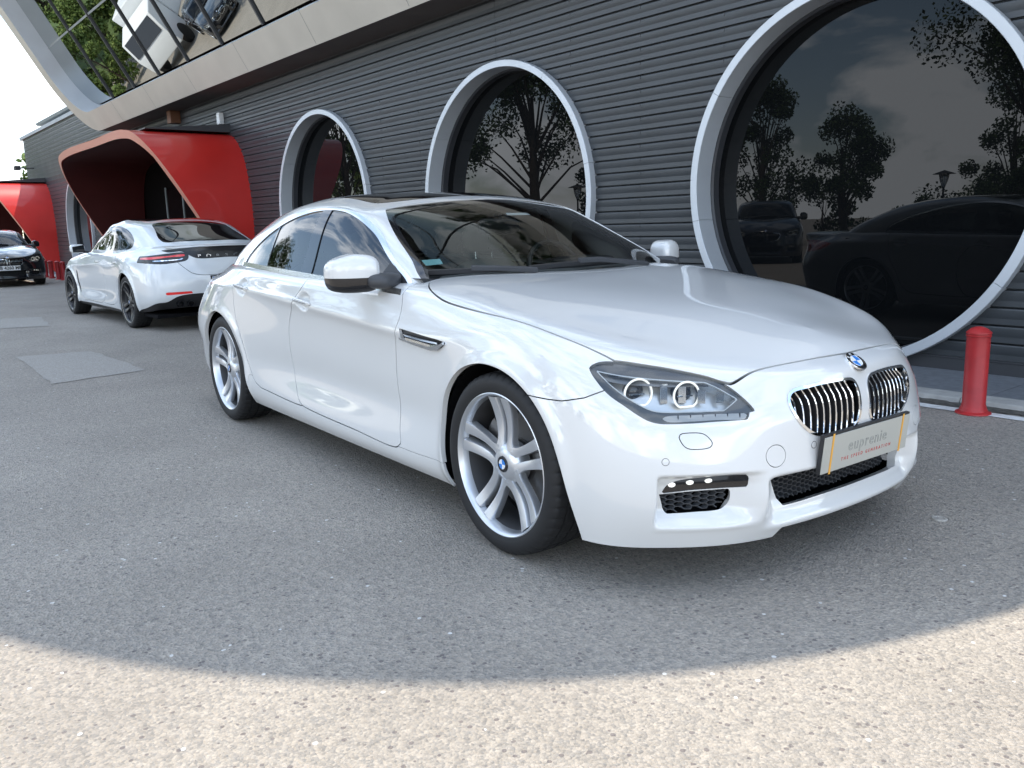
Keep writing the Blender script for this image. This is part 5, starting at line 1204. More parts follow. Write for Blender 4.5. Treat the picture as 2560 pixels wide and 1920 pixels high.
# outer sides run back into the building; flat soffit underneath
back = [tuple(WP(0, 6.5, 0))[:2]]
V = [TP(s, t, 0) for s, t in O0] + [TP(s, t, 0) - WN * (3.0 if t > .5 else .62) for s, t in O0]
mb = MB(); mb.add(V, [(i, (i + 1) % n, n + (i + 1) % n, n + i) for i in range(n)], 0, False); mb.build('window_casing', 'soffit', tw)
MB().add([TP(s, t, -.46) for s, t in O0], [tuple(range(n))]).build('window_back', 'dark_interior', tw)
Bt = 5.4; tr = [0.42, 2.10, 3.75, 5.0]
ms = [-20.34 + 1.8 * k for k in range(13)]
def t_top(s):
    c_ = [p for p in tilt_outline(.42) if p[1] > 1.3]; c_ = sorted(c_); return float(np.interp(s, [p[0] for p in c_], [p[1] for p in c_])) - .06
for i, s0 in enumerate(ms[:-1] + [ms[-1]]):
    for t0, t1 in zip(tr[:-1], tr[1:]):
        s1 = s0 + 1.8
        if i == 0: 
            a0 = s0 - 2.4
            MB().add([TP(a0, t0 + .02, -.395), TP(s0 - .03, t0 + .02, -.395), TP(s0 - .03, t1 - .02, -.395), TP(a0, t1 - .02, -.395)], [(0, 1, 2, 3)]).build('pane', 'mirror_glass', tw)
        if s0 > 0: continue
        t1 = min(t1, t_top(s0), t_top(s1))
        if t1 - t0 < .2: continue
        MB().add([TP(s0 + .03, t0 + .02, -.395), TP(s1 - .03, t0 + .02, -.395), TP(s1 - .03, t1 - .02, -.395), TP(s0 + .03, t1 - .02, -.395)], [(0, 1, 2, 3)]).build('pane', 'mirror_glass', tw)
for s0 in ms: MB().add([TP(s0 + a, t, o_) for a in (-.022, .022) for t in (.42, t_top(s0)) for o_ in (-.40, -.36)], [(0, 1, 3, 2), (4, 6, 7, 5), (0, 4, 5, 1), (2, 3, 7, 6), (0, 2, 6, 4), (1, 5, 7, 3)]).build('mullion', 'frame_dark', tw)
for t0 in tr[1:-1]: MB().add([TP(s, t0 + a, o_) for s in (-22.6, .9) for a in (-.02, .02) for o_ in (-.40, -.385)], [(0, 1, 3, 2), (4, 6, 7, 5), (0, 4, 5, 1), (2, 3, 7, 6), (0, 2, 6, 4), (1, 5, 7, 3)]).build('transom', 'roof_metal', tw)
MB().prism([(-23.1, 0), (2.2, 0), (2.2, .05), (-23.1, .05)], WP(0, 3.2 + .01, 3.885), EX, -WN, UPZ * .02).build('soffit', 'soffit', bld) if False else None
MB().add([WP(-22.0, 3.22, 3.905), WP(1.8, 3.22, 3.905), WP(1.8, 3.86, 3.905), WP(-22.0, 3.86, 3.905)], [(0, 1, 2, 3)]).build('soffit', 'soffit', bld)
MB().add([WP(-34.8, 4.2, 4.85), WP(4.6, 4.2, 4.85), WP(4.6, 14, 4.85), WP(-34.8, 14, 4.85)], [(0, 1, 2, 3)]).build('roof_deck', 'roof_metal', bld)
# frame joints on the cream band
for s0 in (-19.4, -16.9, -14.4, -11.9, -9.4, -6.9): MB().add([TP(s0 + a, t, o_) for a in (-.004, .004) for t in (-.09, .42) for o_ in (-.004, .0012)], [(0, 1, 3, 2), (4, 6, 7, 5), (0, 4, 5, 1), (2, 3, 7, 6), (0, 2, 6, 4), (1, 5, 7, 3)]).build('frame_joint', 'ink_grey', tw)
# small fittings on the wall
def wallbox(name, s0, d0, z0, w_, dp, h_, mat, label, cat):
    o = bevel_obj(MB().prism([(-w_ / 2, -h_ / 2), (w_ / 2, -h_ / 2), (w_ / 2, h_ / 2), (-w_ / 2, h_ / 2)], WP(s0, d0, z0), EX, UPZ, WN * dp).build(name, mat), .01); tag(o, label, cat); return o
wallbox('wall_speaker', -17.2, 3.80, 3.74, .24, .22, .34, 'brown_box', 'brown speaker box hung on the wall under the tilted window', 'speaker')
wallbox('junction_box', -14.66, 3.80, 3.40, .14, .10, .22, 'white_plastic', 'small white box on the wall above the nearer red portal', 'junction box')
cc = empty('security_camera', tuple(WP(-33.4, 3.8, 3.70))); tag(cc, 'dark security camera on an arm at the far end of the wall', 'camera')
MB().tube([(0, 0, 0), tuple(WN * .5)], .02, 8).build('camera_arm', 'lamp_metal', cc); MB().box((-.30, -.62, -.07), (.16, -.44, .07)).build('camera_body', 'lamp_metal', cc)

# --- trees
def tree(name, loc, h, crown, label, cat='tree', leaf='leaf_dark', leaves=2600, lsize=.26, seed=1, trunk_r=.16, lobes=9, group=None, fork=.4):
    r = random.Random(seed); root = empty(name, loc); tag(root, label, cat, group); lobes = int(lobes * 1.9)
    tr_ = MB(); base = Vector((0, 0, 0)); top = Vector((r.uniform(-.3, .3), r.uniform(-.3, .3), h * .72))
    mid = base.lerp(top, .5) + Vector((r.uniform(-.15, .15), r.uniform(-.15, .15), 0))
    tr_.tube([base, base.lerp(mid, .5), mid, top], [trunk_r * 1.2, trunk_r, trunk_r * .75, trunk_r * .25], 9)
    cs = []
    for k in range(lobes):
        a = r.uniform(0, 2 * math.pi); el = r.uniform(0, 1); rr = crown * r.uniform(.35, .95) * (1 - .55 * el)
        c = Vector((rr * math.cos(a), rr * math.sin(a), h * (fork + (1 - fork) * (.12 + .80 * el)))); cs.append((c, crown * r.uniform(.15, .30)))
        st = base.lerp(top, min(.95, fork * .8 + el * .5)); tr_.tube([st, st.lerp(c, .55) + Vector((0, 0, .12 * h * r.random() * .5)), c], [trunk_r * .26, trunk_r * .15, trunk_r * .05], 6)
    cs.append((Vector((top.x, top.y, h * .92)), crown * .35))
    tr_.build('trunk', 'bark', root)
    V = []; F = []
    for i in range(leaves):
        c, rad = cs[r.randrange(len(cs))]
        d = Vector((r.gauss(0, 1), r.gauss(0, 1), r.gauss(0, .8))); d = d.normalized() * rad * (r.random() ** .38) * Vector((1, 1, .8)).length / 1.62 if d.length > 0 else d
        p = c + d; a = Vector((r.gauss(0, 1), r.gauss(0, 1), r.gauss(0, 1))).normalized(); b = a.cross(Vector((r.gauss(0, 1), r.gauss(0, 1), r.gauss(0, 1)))).normalized(); s = lsize * r.uniform(.5, 1.2)
        o_ = len(V); V += [p + a * s * .6, p + b * s * .35, p - a * s * .6, p - b * s * .35]; F.append((o_, o_ + 1, o_ + 2, o_ + 3))
    me = bpy.data.meshes.new('crown'); me.from_pydata([tuple(v) for v in V], [], F); me.update(); link('crown', me, root, leaf)
    return root
G_R = 'trees across the car park'
tree('tree', (-23.5, -13.0, 0), 8.6, 3.6, 'broad leafy tree with a bare lower branch across the car park', seed=3, leaves=11000, trunk_r=.24, lobes=16, group=G_R, lsize=.15, fork=.36)
tree('tree', (-18.6, -21.6, 0), 7.0, 2.2, 'poplar like tree with upright limbs across the car park', seed=5, leaves=9000, lobes=15, group=G_R, lsize=.13, fork=.22)
tree('tree', (-16.0, -24.0, 0), 5.6, 2.2, 'young round tree beside the poplar like tree across the car park', seed=8, leaves=8000, lobes=13, group=G_R, lsize=.13, fork=.3)
tree('tree', (-4.9, -10.9, 0), 8.5, 2.5, 'large dark tree nearest behind the photographer', seed=11, leaves=15000, lobes=16, group=G_R, lsize=.10, fork=.42)
tree('tree', (-9.7, -24.5, 0), 6.0, 2.4, 'feathery tree right of the lamps across the car park', seed=13, leaves=8000, lobes=14, group=G_R, lsize=.12, fork=.1)
tree('tree', (-31.5, -9.0, 0), 8.5, 3.4, 'dark tree far left across the car park', seed=17, leaves=8000, lobes=13, group=G_R, lsize=.16, fork=.3)
tree('tree', (-22.8, -16.0, 0), 3.6, 1.5, 'low bushy tree beside the broad tree across the car park', seed=19, leaves=4500, lobes=8, group=G_R, lsize=.12, fork=.1)
for k in range(7):
    tree('shrub', (-27 + 4.1 * k, -27.5 - (k % 2) * 1.6, 0), 2.0 + .5 * (k % 3), 2.3, ['clipped', 'loose', 'round', 'tall', 'low', 'spreading', 'bushy'][k] + ' green shrub in the hedge row across the car park', 'shrub', 'leaf_dark', 3000, .16, 30 + k, .06, 7, 'shrubs across the car park', .1)
# green bank reflected in the tilted window
bank = MB(); V = []; F = []; nb = 26
for i in range(nb):
    y = -27 + 25 * i / (nb - 1)
    for j, (x, z) in enumerate(((-52, .0), (-56, 1.0), (-62, 3.2), (-70, 6.0), (-80, 9.0), (-110, 9.5))): V.append((x + rnd.uniform(-1, 1), y, max(.002, z + rnd.uniform(-.4, .4)) if j else -.05))
for i in range(nb - 1):
    for j in range(5): F.append((i * 6 + j, i * 6 + j + 1, (i + 1) * 6 + j + 1, (i + 1) * 6 + j))
o = bank.add(V, F, 0, True).build('grass_bank', 'grass'); tag(o, 'grassy bank beyond the far end of the car park', 'bank', kind='structure')
for i, (x, y, hh) in enumerate(((-44.5, -4.6, 3.4), (-46.0, -6.6, 4.2), (-45.6, -2.6, 3.6), (-47.5, -8.6, 4.6), (-49, -11.5, 5.0))):
    tree('shrub', (x, y, 0), hh, 1.9, ['rounded sunlit bush at the foot of the grassy bank', 'taller sunlit bush behind the rounded one at the bank', 'sunlit bush nearest the showroom end of the bank', 'leafy bush between lorry and bank', 'broad bush behind the lorry'][i], 'shrub', 'leaf_light', 4200, .2, 95 + i, .06, 9, 'bushes at the foot of the bank', .02)
k = 0
for y in (-24, -21.5, -19, -17, -15, -13.3, -11.6, -9.9, -8.2, -6.5, -4.8, -3.0):
    x = -49 - (k % 3) * 3.2; z = (0, .6, 2.0)[k % 3]
    tree('tree', (x, y, z), 6.0 + (k * 37 % 5) * .6, 2.3, ['first', 'second', 'third', 'fourth', 'fifth', 'sixth', 'seventh', 'eighth', 'ninth', 'tenth', 'eleventh', 'twelfth'][k] + ' sunlit tree from the far end of the row on the grassy bank', leaf='leaf_light' if k % 2 else 'leaf_mid', leaves=4200, lsize=.26, seed=50 + k, trunk_r=.10, lobes=14, group='trees on the grassy bank', fork=.02); k += 1
for i, (x, y, hh) in enumerate(((-62, 6.5, 6.5), (-70, 10.5, 7.5), (-58, 2.0, 5.0))):
    tree('tree', (x, y, 0), hh, 2.8, ['green tree seen under the far red portal', 'green tree behind the far end wall of the showroom', 'small green tree beyond the dark car'][i], leaf='leaf_light', leaves=1500, lsize=.4, seed=80 + i, lobes=8, fork=.15)
# lamps across the car park
def street_lamp(x, y, label):
    r = empty('street_lamp', (x, y, 0)); tag(r, label, 'street lamp', 'lantern posts across the car park')
    MB().lathe([(.11, 0), (.11, .25), (.055, .35), (.042, 2.25), (.06, 2.30), (.07, 2.36)], 12).build('pole', 'lamp_metal', r)
    MB().lathe([(.075, 2.36), (.17, 2.62), (.215, 2.88), (.20, 2.90)], 14).build('lantern', 'lantern_glass', r)
    MB().lathe([(.0, 3.06), (.08, 3.03), (.46, 2.90), (.47, 2.885), (.0, 2.92)], 20).build('shade', 'lamp_metal', r)
street_lamp(-20.0, -26.2, 'lantern post seen between the poplar like tree and the young tree'); street_lamp(-13.9, -28.5, 'lantern post seen left of the feathery tree'); street_lamp(-27.3, -19.3, 'lantern post seen right of the broad tree')
# ------------------------------------------------------------------ cars
bmw = empty('parked_car', (0, 0, 0)); tag(bmw, 'glossy white four-door coupe with black roof and silver wheels, nearest the camera', 'car'); build_bmw(bmw)
def recolour(root, mapping):
    for ob in [root] + list(root.children_recursive):
        if ob.type != 'MESH': continue
        for i, slot in enumerate(ob.material_slots):
            nm_ = slot.material.name if slot.material else None
            if nm_ in mapping and mapping[nm_] != nm_: slot.link = 'OBJECT'; slot.material = MATS[mapping[nm_]]
SKIP = ('number_plate', 'plate', 'sticker', 'rubber_band', 'emblem_letter', 'seat', 'steering', 'mesh_insert', 'hex')
def dark_copy(loc, rz, scale, label, mapping, group):
    c = empty('parked_car', loc, rz); c.scale = scale; tag(c, label, 'car', group)
    for ch in list(bmw.children):
        if ch.name.startswith(SKIP): continue
        copy_tree(ch, c)
    recolour(c, mapping); return c
DK = {'white_paint': 'black_paint', 'wheel_silver': 'wheel_silver', 'satin_chrome': 'black_gloss'}
far = dark_copy((-22.75, -.08, 0), math.radians(2), (.93, .955, 1.03), 'dark saloon car with kidney grille parked at the left edge facing the camera', DK, 'dark parked cars')
pr = empty('number_plate', (0, 0, 0), 0, far)
MB().box((.892, -.26, .40), (.902, .26, .51)).build('plate_face', 'plate_white', pr)
o = link('plate_lettering', text_mesh('CB 4260 MP', .105, .001, 1.05, .003), pr, 'ink_black'); frame_mat(o, (0, 1, 0), (0, 0, 1), (.904, 0, .455))
suv = dark_copy((-10.9, -9.6, 0), math.radians(58), (.98, 1.02, 1.22), 'tall dark car parked behind the photographer facing the round windows', {'white_paint': 'navy_paint', 'satin_chrome': 'black_gloss'}, 'dark parked cars')
c1 = dark_copy((-33.6, -7.0, 0), math.radians(20), (.93, .95, 1.0), 'black car mirrored in the tilted window, nearer of the two by the lorry', DK, 'dark parked cars')
c2 = dark_copy((-35.6, -9.2, 0), math.radians(20), (.93, .95, 1.0), 'black car mirrored in the tilted window, parked next to the white lorry', DK, 'dark parked cars')
# white lorry far behind, seen only in the tilted window
lor = empty('lorry', (-40.6, -9.0, 0), math.radians(50)); tag(lor, 'white box lorry parked below the grassy bank', 'lorry')
bevel_obj(MB().box((-2.4, -1.1, .9), (2.2, 1.1, 2.9)).build('cargo_box', 'white_plastic', lor), .05)
mb = MB(); mb.prism([(2.3, .5), (4.0, .5), (4.1, 1.3), (3.7, 2.2), (2.3, 2.4)], (0, -1.1, 0), (1, 0, 0), (0, 0, 1), (0, 2.2, 0)); bevel_obj(mb.build('cab', 'white_plastic', lor), .05)
MB().prism([(3.72, 2.12), (4.06, 1.42), (4.10, 1.42), (3.76, 2.15)], (0, -.95, 0), (1, 0, 0), (0, 0, 1), (0, 1.9, 0)).build('windscreen', 'black_gloss', lor)
for x in (-1.4, 3.1):
    for y in (-1.12, .87): MB().lathe([(.0, 0), (.25, 0), (.45, .02), (.45, .24), (0, .25)], 24, Matrix.Translation((x, y, .45)) @ Matrix.Rotation(-math.pi / 2, 4, 'X')).build('wheel', 'rubber', lor)

# --- white hatchback coupe in the middle distance
def override(rings, st, over):
    out = []
    for ring, ov in zip(rings, over):
        d = {round(r[0], 4): r for r in ring}
        for i, p in ov.items(): d[round(st[i], 4)] = (st[i], *p)
        out.append([d[k] for k in sorted(d)])
    return out
PAN_R = override(BMW_RINGS, U_ST, [
 {8:(-1.9,.905,.17),9:(-2.5,.91,.17),10:(-2.95,.92,.19),11:(-3.40,.88,.22),12:(-3.78,.74,.26),13:(-3.95,.45,.28),14:(-4.0,0,.28)},
 {8:(-1.9,.925,.26),9:(-2.5,.935,.27),10:(-2.95,.955,.30),11:(-3.42,.925,.32),12:(-3.87,.79,.37),13:(-4.05,.48,.39),14:(-4.11,0,.39)},
 {8:(-1.9,.905,.42),9:(-2.5,.93,.43),10:(-2.95,.968,.46),11:(-3.42,.94,.48),12:(-3.90,.80,.51),13:(-4.09,.48,.53),14:(-4.15,0,.53)},
 {8:(-1.9,.905,.59),9:(-2.5,.93,.62),10:(-2.95,.970,.66),11:(-3.42,.935,.68),12:(-3.885,.79,.69),13:(-4.08,.48,.70),14:(-4.14,0,.70)},
 {8:(-1.9,.908,.74),9:(-2.5,.93,.77),10:(-2.95,.962,.79),11:(-3.42,.915,.80),12:(-3.85,.77,.81),13:(-4.03,.48,.82),14:(-4.09,0,.82)},
 {8:(-1.9,.905,.80),9:(-2.5,.925,.83),10:(-2.95,.948,.86),11:(-3.42,.89,.88),12:(-3.81,.745,.89),13:(-3.98,.47,.90),14:(-4.04,0,.90)},
 {8:(-1.9,.895,.86),9:(-2.5,.905,.89),10:(-2.95,.915,.925),11:(-3.42,.85,.945),12:(-3.775,.72,.955),13:(-3.95,.46,.965),14:(-4.0,0,.97)},
 {7:(-1.1,.865,.945),8:(-1.9,.865,.95),9:(-2.5,.855,.965),10:(-2.95,.85,.99),11:(-3.42,.78,1.01),12:(-3.74,.68,1.02),13:(-3.935,.44,1.035),14:(-3.99,0,1.04)},
 {9:(-2.5,.74,.99),10:(-2.95,.74,1.02),11:(-3.40,.68,1.045),12:(-3.68,.58,1.05),13:(-3.86,.38,1.055),14:(-3.92,0,1.06)},
 {10:(-2.95,.42,1.02),11:(-3.35,.40,1.03),12:(-3.60,.33,1.04),13:(-3.75,.20,1.05),14:(-3.82,0,1.05)},
 {11:(-3.30,0,1.03),12:(-3.50,0,1.03),13:(-3.65,0,1.035),14:(-3.72,0,1.04)}])
PAN_G = override(BMW_GREEN, H_ST, [
 {6:(-2.3,.855,.955),7:(-2.95,.80,.99),8:(-3.45,.68,1.02),9:(-3.68,.42,1.035),10:(-3.74,0,1.035)},
 {6:(-2.3,.835,1.01),7:(-2.93,.775,1.04),8:(-3.38,.655,1.065),9:(-3.60,.41,1.08),10:(-3.65,0,1.085)},
 {6:(-2.28,.785,1.165),7:(-2.83,.715,1.165),8:(-3.17,.59,1.165),9:(-3.34,.38,1.178),10:(-3.38,0,1.186)},
 {5:(-1.72,.735,1.29),6:(-2.25,.725,1.295),7:(-2.68,.655,1.275),8:(-2.92,.55,1.265),9:(-3.03,.35,1.278),10:(-3.06,0,1.288)},
 {4:(-1.53,.66,1.32),5:(-1.78,.675,1.35),6:(-2.2,.668,1.352),7:(-2.55,.61,1.335),8:(-2.75,.51,1.325),9:(-2.84,.33,1.335),10:(-2.86,0,1.345)},
 {3:(-1.515,.563,1.34),4:(-1.59,.594,1.35),5:(-1.82,.612,1.380),6:(-2.15,.605,1.382),7:(-2.42,.55,1.370),8:(-2.56,.46,1.362),9:(-2.62,.30,1.372),10:(-2.64,0,1.38)},
 {0:(-1.60,0,1.405),2:(-1.65,.32,1.395),3:(-1.67,.345,1.396),4:(-1.71,.365,1.400),5:(-1.88,.38,1.412),6:(-2.12,.375,1.412),7:(-2.28,.345,1.402),8:(-2.36,.29,1.398),9:(-2.40,.18,1.403),10:(-2.42,0,1.406)},
 {0:(-1.72,0,1.416),1:(-1.735,0,1.4165),2:(-1.76,0,1.417),3:(-1.775,0,1.418),4:(-1.80,0,1.419),5:(-1.91,0,1.422),6:(-2.06,0,1.421),7:(-2.15,0,1.419),8:(-2.2,0,1.417),9:(-2.23,0,1.416),10:(-2.25,0,1.415)}])
def cutx(S, poly, x1):
    """cut seen from behind, only rearward of x1"""
    f = np.maximum(sdf_poly(S.V[:, [1, 2]], poly), S.V[:, 0] - x1); a, b = split(S, f); return a.compact(), b.compact()
def build_hatch(root):
    P = 'porcelain_paint'
    uq = dense(U_ST, [.03] * 8 + [.02, .015, .015, .013, .013, .02]); vq = dense(BMW_V, [.02, .015, .015, .012, .01, .01, .01, .012, .02, .04])
    Gd = loft(PAN_R, U_ST[-1], BMW_V, uq, vq)
    for cx, cz, r in ((0, .345, .372), (-2.95, .345, .372)):
        d = np.hypot(Gd[:, :, 0] - cx, Gd[:, :, 2] - cz) - r; Gd[:, :, 1] += np.clip((Gd[:, :, 1] - .80) / .08, 0, 1) * .012 * np.exp(-((d - .004) / .03) ** 2)
    Gd[-1, :, 1] = 0; Gd[:, 0, 1] = 0; Gd[:, -1, 1] = 0; L = grid_surf(Gd); full = L
    Gg = loft(PAN_G, H_ST[-1], BMW_GV, dense(H_ST, [.03, .02, .015, .02, .02, .03, .02, .02, .02, .03]), dense(BMW_GV, [.02, .015, .015, .012, .012, .02, .04])); Gg[-1, :, 1] = 0; Gg[:, 0, 1] = 0; Gg[:, -1, 1] = 0; G = grid_surf(Gg)
    for S in (L, G):
        c = np.abs(S.V[:, 1]) < 1e-7; S.N[c, 1] = 0
    for cx in (0, -2.95): L = cutp(L, ellipse(cx, .345, .375, .375, 60), AX, AZ, (0, 1, 0))[1]
    for cx in (0, -2.95): L = cutp(L, [(cx - .33, 0), (cx - .36, .30), (cx + .36, .30), (cx + .33, 0)], AX, AZ, (0, 1, -.2))[1]
    cab = smooth_poly([(-.60,-.4),(-.60,0),(-.68,.40),(-.83,.70),(-.98,.80),(-1.5,.82),(-2.3,.81),(-2.9,.74),(-3.30,.62),(-3.52,.38),(-3.58,0),(-3.58,-.4)], .03, (0, 1, 10, 11))
    L = cutp(L, cab, AX, AY, (0, 0, 1))[1]
    # rear lamps, black panel, lower diffuser
    lampb, L = cutx(L, smooth_poly([(.97, .905), (.82, .938), (.66, .962), (.52, .972), (.46, .950), (.48, .885), (.62, .848), (.80, .836), (.97, .875)], .015), -3.38)
    pan, L = cutx(L, smooth_poly([(-.3, 1.036), (0, 1.036), (.44, 1.030), (.64, 1.014), (.71, .998), (.66, .974), (.52, .978), (.44, .925), (.38, .895), (0, .895), (-.3, .895)], .015, (0, 10)), -3.6)
    refl, L = cutp(L, smooth_poly([(.78, .492), (.50, .500), (.49, .472), (.76, .458)], .012, (0, 1, 2, 3)), AY, AZ, (-.8, .3, 0))
    diff, L = cutp(L, smooth_poly([(-.3, .47), (0, .47), (.56, .46), (.66, .435), (.75, .375), (.86, .345), (.99, .0), (-.3, 0)], .02, (0, 6, 7)), AY, AZ, (-.9, .1, -.2))
    hatch, L = cutp(L, smooth_poly([(-.3, .93), (0, .93), (.62, .93), (.50, .74), (.42, .70), (0, .69), (-.3, .69)], .015, (0, 6)), AY, AZ, (-.8, 0, 0), gap=.006)
    scoop, L = cutp(L, smooth_poly([(-.43, .70), (-.40, .69), (-.40, .50), (-.50, .36), (-.52, .37), (-.47, .52)], .015), AX, AZ, (0, 1, 0))
    doorf, L = cutp(L, smooth_poly([(-.62, 1.05), (-.60, .93), (-.56, .78), (-.56, .50), (-.62, .29), (-1.0, .27), (-1.70, .28), (-1.78, .32), (-1.84, .6), (-1.78, .85), (-1.72, 1.05)], .02, (0, 10)), AX, AZ, (0, 1, 0), gap=.006)
    doorr, L = cutp(L, smooth_poly([(-1.72, 1.05), (-1.78, .85), (-1.84, .6), (-1.78, .32), (-1.75, .285), (-2.35, .29), (-2.47, .36), (-2.55, .55), (-2.62, .72), (-2.72, .85), (-2.74, 1.05)], .02, (0, 10)), AX, AZ, (0, 1, 0), gap=.006)
    span('body_shell', L, P, root, flange=.02); both('front_door', doorf, P, root, flange=.015); both('rear_door', doorr, P, root, flange=.015); span('tailgate', hatch, P, root, flange=.015)
    both('side_scoop', scoop.offset(-.006), 'black_plastic', root, flange=.01)
    span('spoiler_panel', pan.offset(-.012), 'lamp_smoke', root, flange=.0); span('rear_diffuser', diff.offset(-.02), 'black_plastic', root)
    for s in (1, -1):
        fl = (lambda S: S) if s > 0 else (lambda S: S.mirror()); tl = empty('tail_light', (0, 0, 0), 0, root)
        surf_obj('lamp_cover', fl(lampb.offset(.001)), 'lamp_smoke', tl); st1 = cutp(lampb, smooth_poly([(.88, .905), (.66, .932), (.50, .944), (.50, .928), (.66, .915), (.88, .892)], .015), AY, AZ, (-.8, .3, 0))[0]
        st2 = cutp(lampb, smooth_poly([(.82, .872), (.64, .884), (.52, .898), (.52, .890), (.64, .875), (.82, .865)], .015), AY, AZ, (-.8, .3, 0))[0]
        surf_obj('light_bar', fl(st1.offset(.003)), 'red_lens', tl); surf_obj('light_bar', fl(st2.offset(.003)), 'chrome', tl); surf_obj('reflector', fl(refl.offset(-.002)), 'red_lens', root)
    span('inner_structure', cutp(full, cab, AX, AY, (0, 0, 1))[1].offset(-.03) if False else hatch.offset(-.03), 'matte_black', root)
    both('inner_structure', (doorf + doorr).offset(-.02), 'matte_black', root)
    for cx in (0, -2.95):
        for s in (1, -1):
            V = []; F = []; n_ = 21
            for i in range(n_):
                a = math.pi * i / (n_ - 1); V += [(cx + .39 * math.cos(a), s * .90, .335 + .385 * math.sin(a)), (cx + .39 * math.cos(a), s * .58, .335 + .385 * math.sin(a))]
            for i in range(n_ - 1): F.append((2 * i, 2 * i + 1, 2 * i + 3, 2 * i + 2))
            F.append(tuple(2 * i + 1 for i in range(n_))); MB().add(V, F).build('wheel_housing', 'matte_black', root)
    MB().box((-3.8, -.85, .17), (.6, .85, .21)).build('underbody', 'matte_black', root)
    for y in (.50, .62):
        for s in (1, -1): MB().lathe([(.030, -.05), (.034, .03), (.040, .03), (.040, -.05)], 20, Matrix.Translation((-3.99, s * y, .345)) @ Matrix.Rotation(-math.pi / 2, 4, 'Y')).build('exhaust_tip', 'black_gloss', root)
    DL = smooth_poly([(-.80, .955), (-1.0, 1.065), (-1.20, 1.175), (-1.42, 1.265), (-1.65, 1.315), (-1.95, 1.328), (-2.25, 1.310), (-2.52, 1.255), (-2.73, 1.175), (-2.84, 1.10), (-2.845, 1.045), (-2.76, 1.015), (-2.3, .995), (-1.5, .985), (-1.05, .98)], .015, (0,))
    side, G2 = cutp(G, DL, AX, AZ, (0, 1, 0)); f = sdf_poly(side.V[:, [0, 2]], DL); gl, tr_ = split(side, f + .014)
    both('window_trim', tr_.offset(.002), 'black_gloss', root)
    pil, gl = cutp(gl.compact(), [(-1.74, 1.4), (-1.80, .9), (-1.70, .9), (-1.66, 1.4)], AX, AZ, (0, 1, 0)); both('door_pillar_cover', pil, 'black_gloss', root)
    gf, gr = cutp(gl, [(-1.76, .8), (-1.70, 1.5), (0, 1.5), (0, .8)], AX, AZ, (0, 1, 0)); both('front_door_window', gf.offset(-.002), 'tinted_glass', root); both('rear_door_window', gr.offset(-.002), 'tinted_glass', root)
    WS = smooth_poly(K_WS, .015, (4, 12, 16, 17)); ws, G2 = cutp(G2, WS, AY, AZ, (1, 0, .1)); span('windshield', ws.offset(-.003), 'windshield_glass', root)
    rf, G2 = cutp(G2, smooth_poly([(-1.42, -.3), (-1.42, 0), (-1.47, .44), (-1.60, .535), (-1.9, .555), (-2.25, .545), (-2.48, .47), (-2.56, 0), (-2.56, -.3)], .02, (0, 1, 7, 8)), AX, AY, (0, 0, 1)); span('roof_panel', rf.offset(.001), 'black_gloss', root)
    rw, G2 = cutp(G2, smooth_poly([(-2.70, -.3), (-2.70, 0), (-2.70, .34), (-2.76, .47), (-3.0, .52), (-3.30, .575), (-3.46, .55), (-3.58, .35), (-3.62, 0), (-3.62, -.3)], .02, (0, 1, 8, 9)), AX, AY, (-.3, 0, 1), gap=.002); span('rear_window', rw.offset(-.003), 'dark_glass', root)
    span('roof_frame', G2, P, root, flange=.01); span('headliner', G2.offset(-.03), 'cabin_trim', root)
    MB().box((-3.4, -.76, .3), (-.8, .76, .95)).build('cabin_tub', 'cabin_trim', root)
    bx = np.linspace(-.76, -3.10, 30)
    for s in (1, -1):
        pts = []
        for x in bx:
            zz = np.linspace(.93, 1.04, 23); a, _ = sample_y(full, [(x, z) for z in zz]); b, _ = sample_y(G, [(x, z) for z in zz]); i = int(np.argmin(np.abs(a - b))); pts.append((x, max(a[i], b[i]), zz[i]))
        pz = np.polyfit(bx, [p[2] for p in pts], 3); py = np.polyfit(bx, [p[1] for p in pts], 4)
        ribbon('belt_moulding', [(x, s * (np.polyval(py, x) - .002), np.polyval(pz, x)) for x in bx], .030, .014, root, P, (0, -.3 * s, 1))
    # spoiler lip
    pts = [(-3.985 + .06 * (abs(y) / .66) ** 2 * 4.2 * .9, y, 1.043 - .012 * (abs(y) / .66) ** 2) for y in np.linspace(-.66, .66, 21)]
    ribbon('spoiler_lip', pts, .014, .06, root, P, (0, 0, 1))
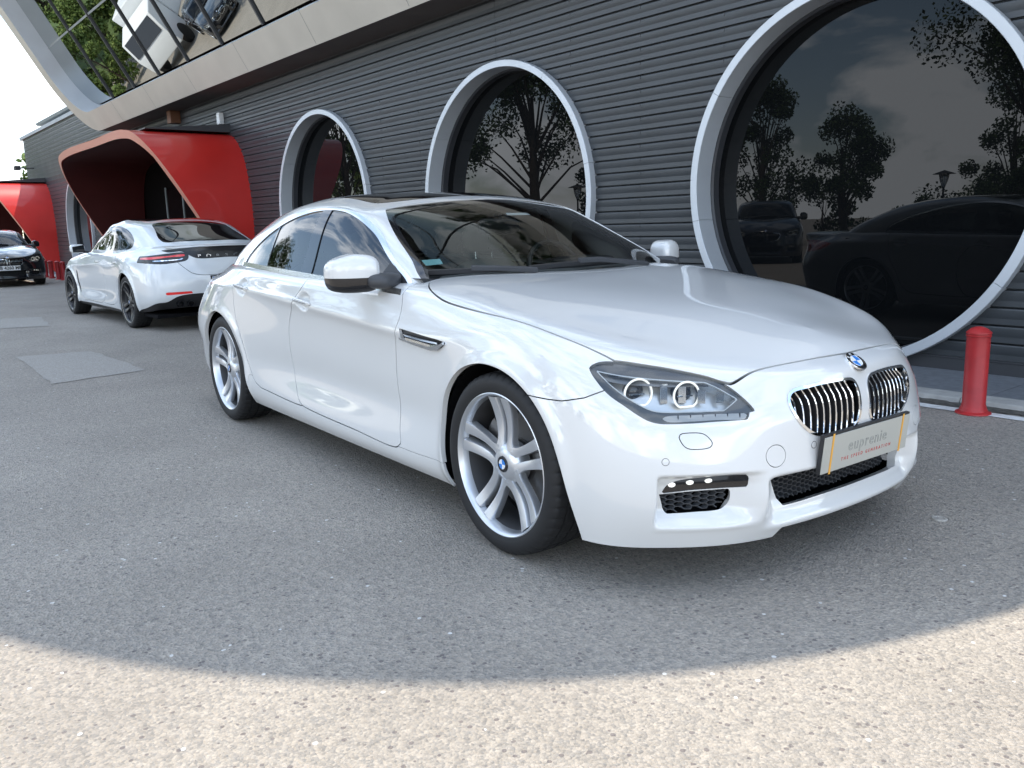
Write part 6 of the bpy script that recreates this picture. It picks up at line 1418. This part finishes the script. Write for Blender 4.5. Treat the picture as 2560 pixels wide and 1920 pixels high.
    for s in (1, -1):
        V, F = superell(.07, .10, .065, .55, .6, 28, 16); mr = empty('door_mirror', (0, 0, 0), 0, root)
        MB().add([(x - .95, s * (y + 1.0), z + 1.02) for x, y, z in V], F, 0, True).build('mirror_cap', P, mr); MB().prism([(-.085, -.05), (.08, -.05), (.085, .03), (-.07, .055)], (-1.024, s * 1.0, 1.02), (0, s, 0), AZ, (-.003, 0, 0)).build('mirror_glass', 'dark_glass', mr)
        ribbon('mirror_foot', [(-.95, s * .86, .965), (-.95, s * .93, .975)], .03, .08, mr, 'black_plastic', (0, 0, 1))
        for hx in (-1.55, -2.45):
            y, _ = sample_y(full, [(hx, .845)]); ribbon('door_handle', [(hx - .10, s * (y[0] + .004), .848), (hx, s * (y[0] + .02), .846), (hx + .10, s * (y[0] + .004), .844)], .022, .014, root, P, (0, 0, 1))
    # lettering and plate
    x, nn = sample_y(full, [(0, .945)], 'yz', (-1, 0, 0))
    for i, ch in enumerate('PORSCHE'):
        y = .34 - i * .1133; xx, n1 = sample_y(full, [(abs(y), .920)], 'yz', (-1, 0, 0))
        o = link('rear_letter', text_mesh(ch, .050, .001, 1, .0006), root, 'satin_chrome'); n2 = Vector((n1[0][0], n1[0][1] * (1 if y >= 0 else -1), 0)).normalized()
        frame_mat(o, UPZ.cross(n2), (0, 0, 1), Vector((xx[0], y, .920)) + n2 * -.009); o.scale = (1.55, 1, 1)
    np_ = empty('number_plate', (0, 0, 0), 0, root)
    bevel_obj(MB().box((-4.165, -.26, .555), (-4.15, .26, .665)).build('plate_face', 'plate_white', np_), .004); MB().box((-4.1665, .215, .560), (-4.16, .256, .660)).build('plate_band', 'plate_blue', np_)
    MB().box((-4.15, -.275, .54), (-4.12, .275, .68)).build('plate_holder', 'black_plastic', np_)
    o = link('plate_lettering', text_mesh('CB 1180 AC', .105, .001, 1.0, .002), np_, 'ink_black'); frame_mat(o, (0, -1, 0), (0, 0, 1), (-4.1665, -.02, .61)); o.scale = (.86, 1, 1)
    for x in (0, -2.95):
        for s in (1, -1): build_wheel('wheel', root, (x, s * .945, .340), s, silver=False)
hat = empty('parked_car', (-12.39, .668, 0), math.radians(183.5)); tag(hat, 'white sporty hatchback with black wheels parked behind the nearest car, rear towards camera', 'car'); build_hatch(hat)
# small round drain cap in the asphalt in front of the white car
p = (.85, .62); dr = MB().lathe([(0, .004), (.018, .004), (.021, .007), (.028, .007), (.031, .001)], 24).build('drain_cap', 'asphalt_pale', None, (p[0], p[1], 0)); tag(dr, 'small round metal cap set in the asphalt in front of the car', 'drain cap')
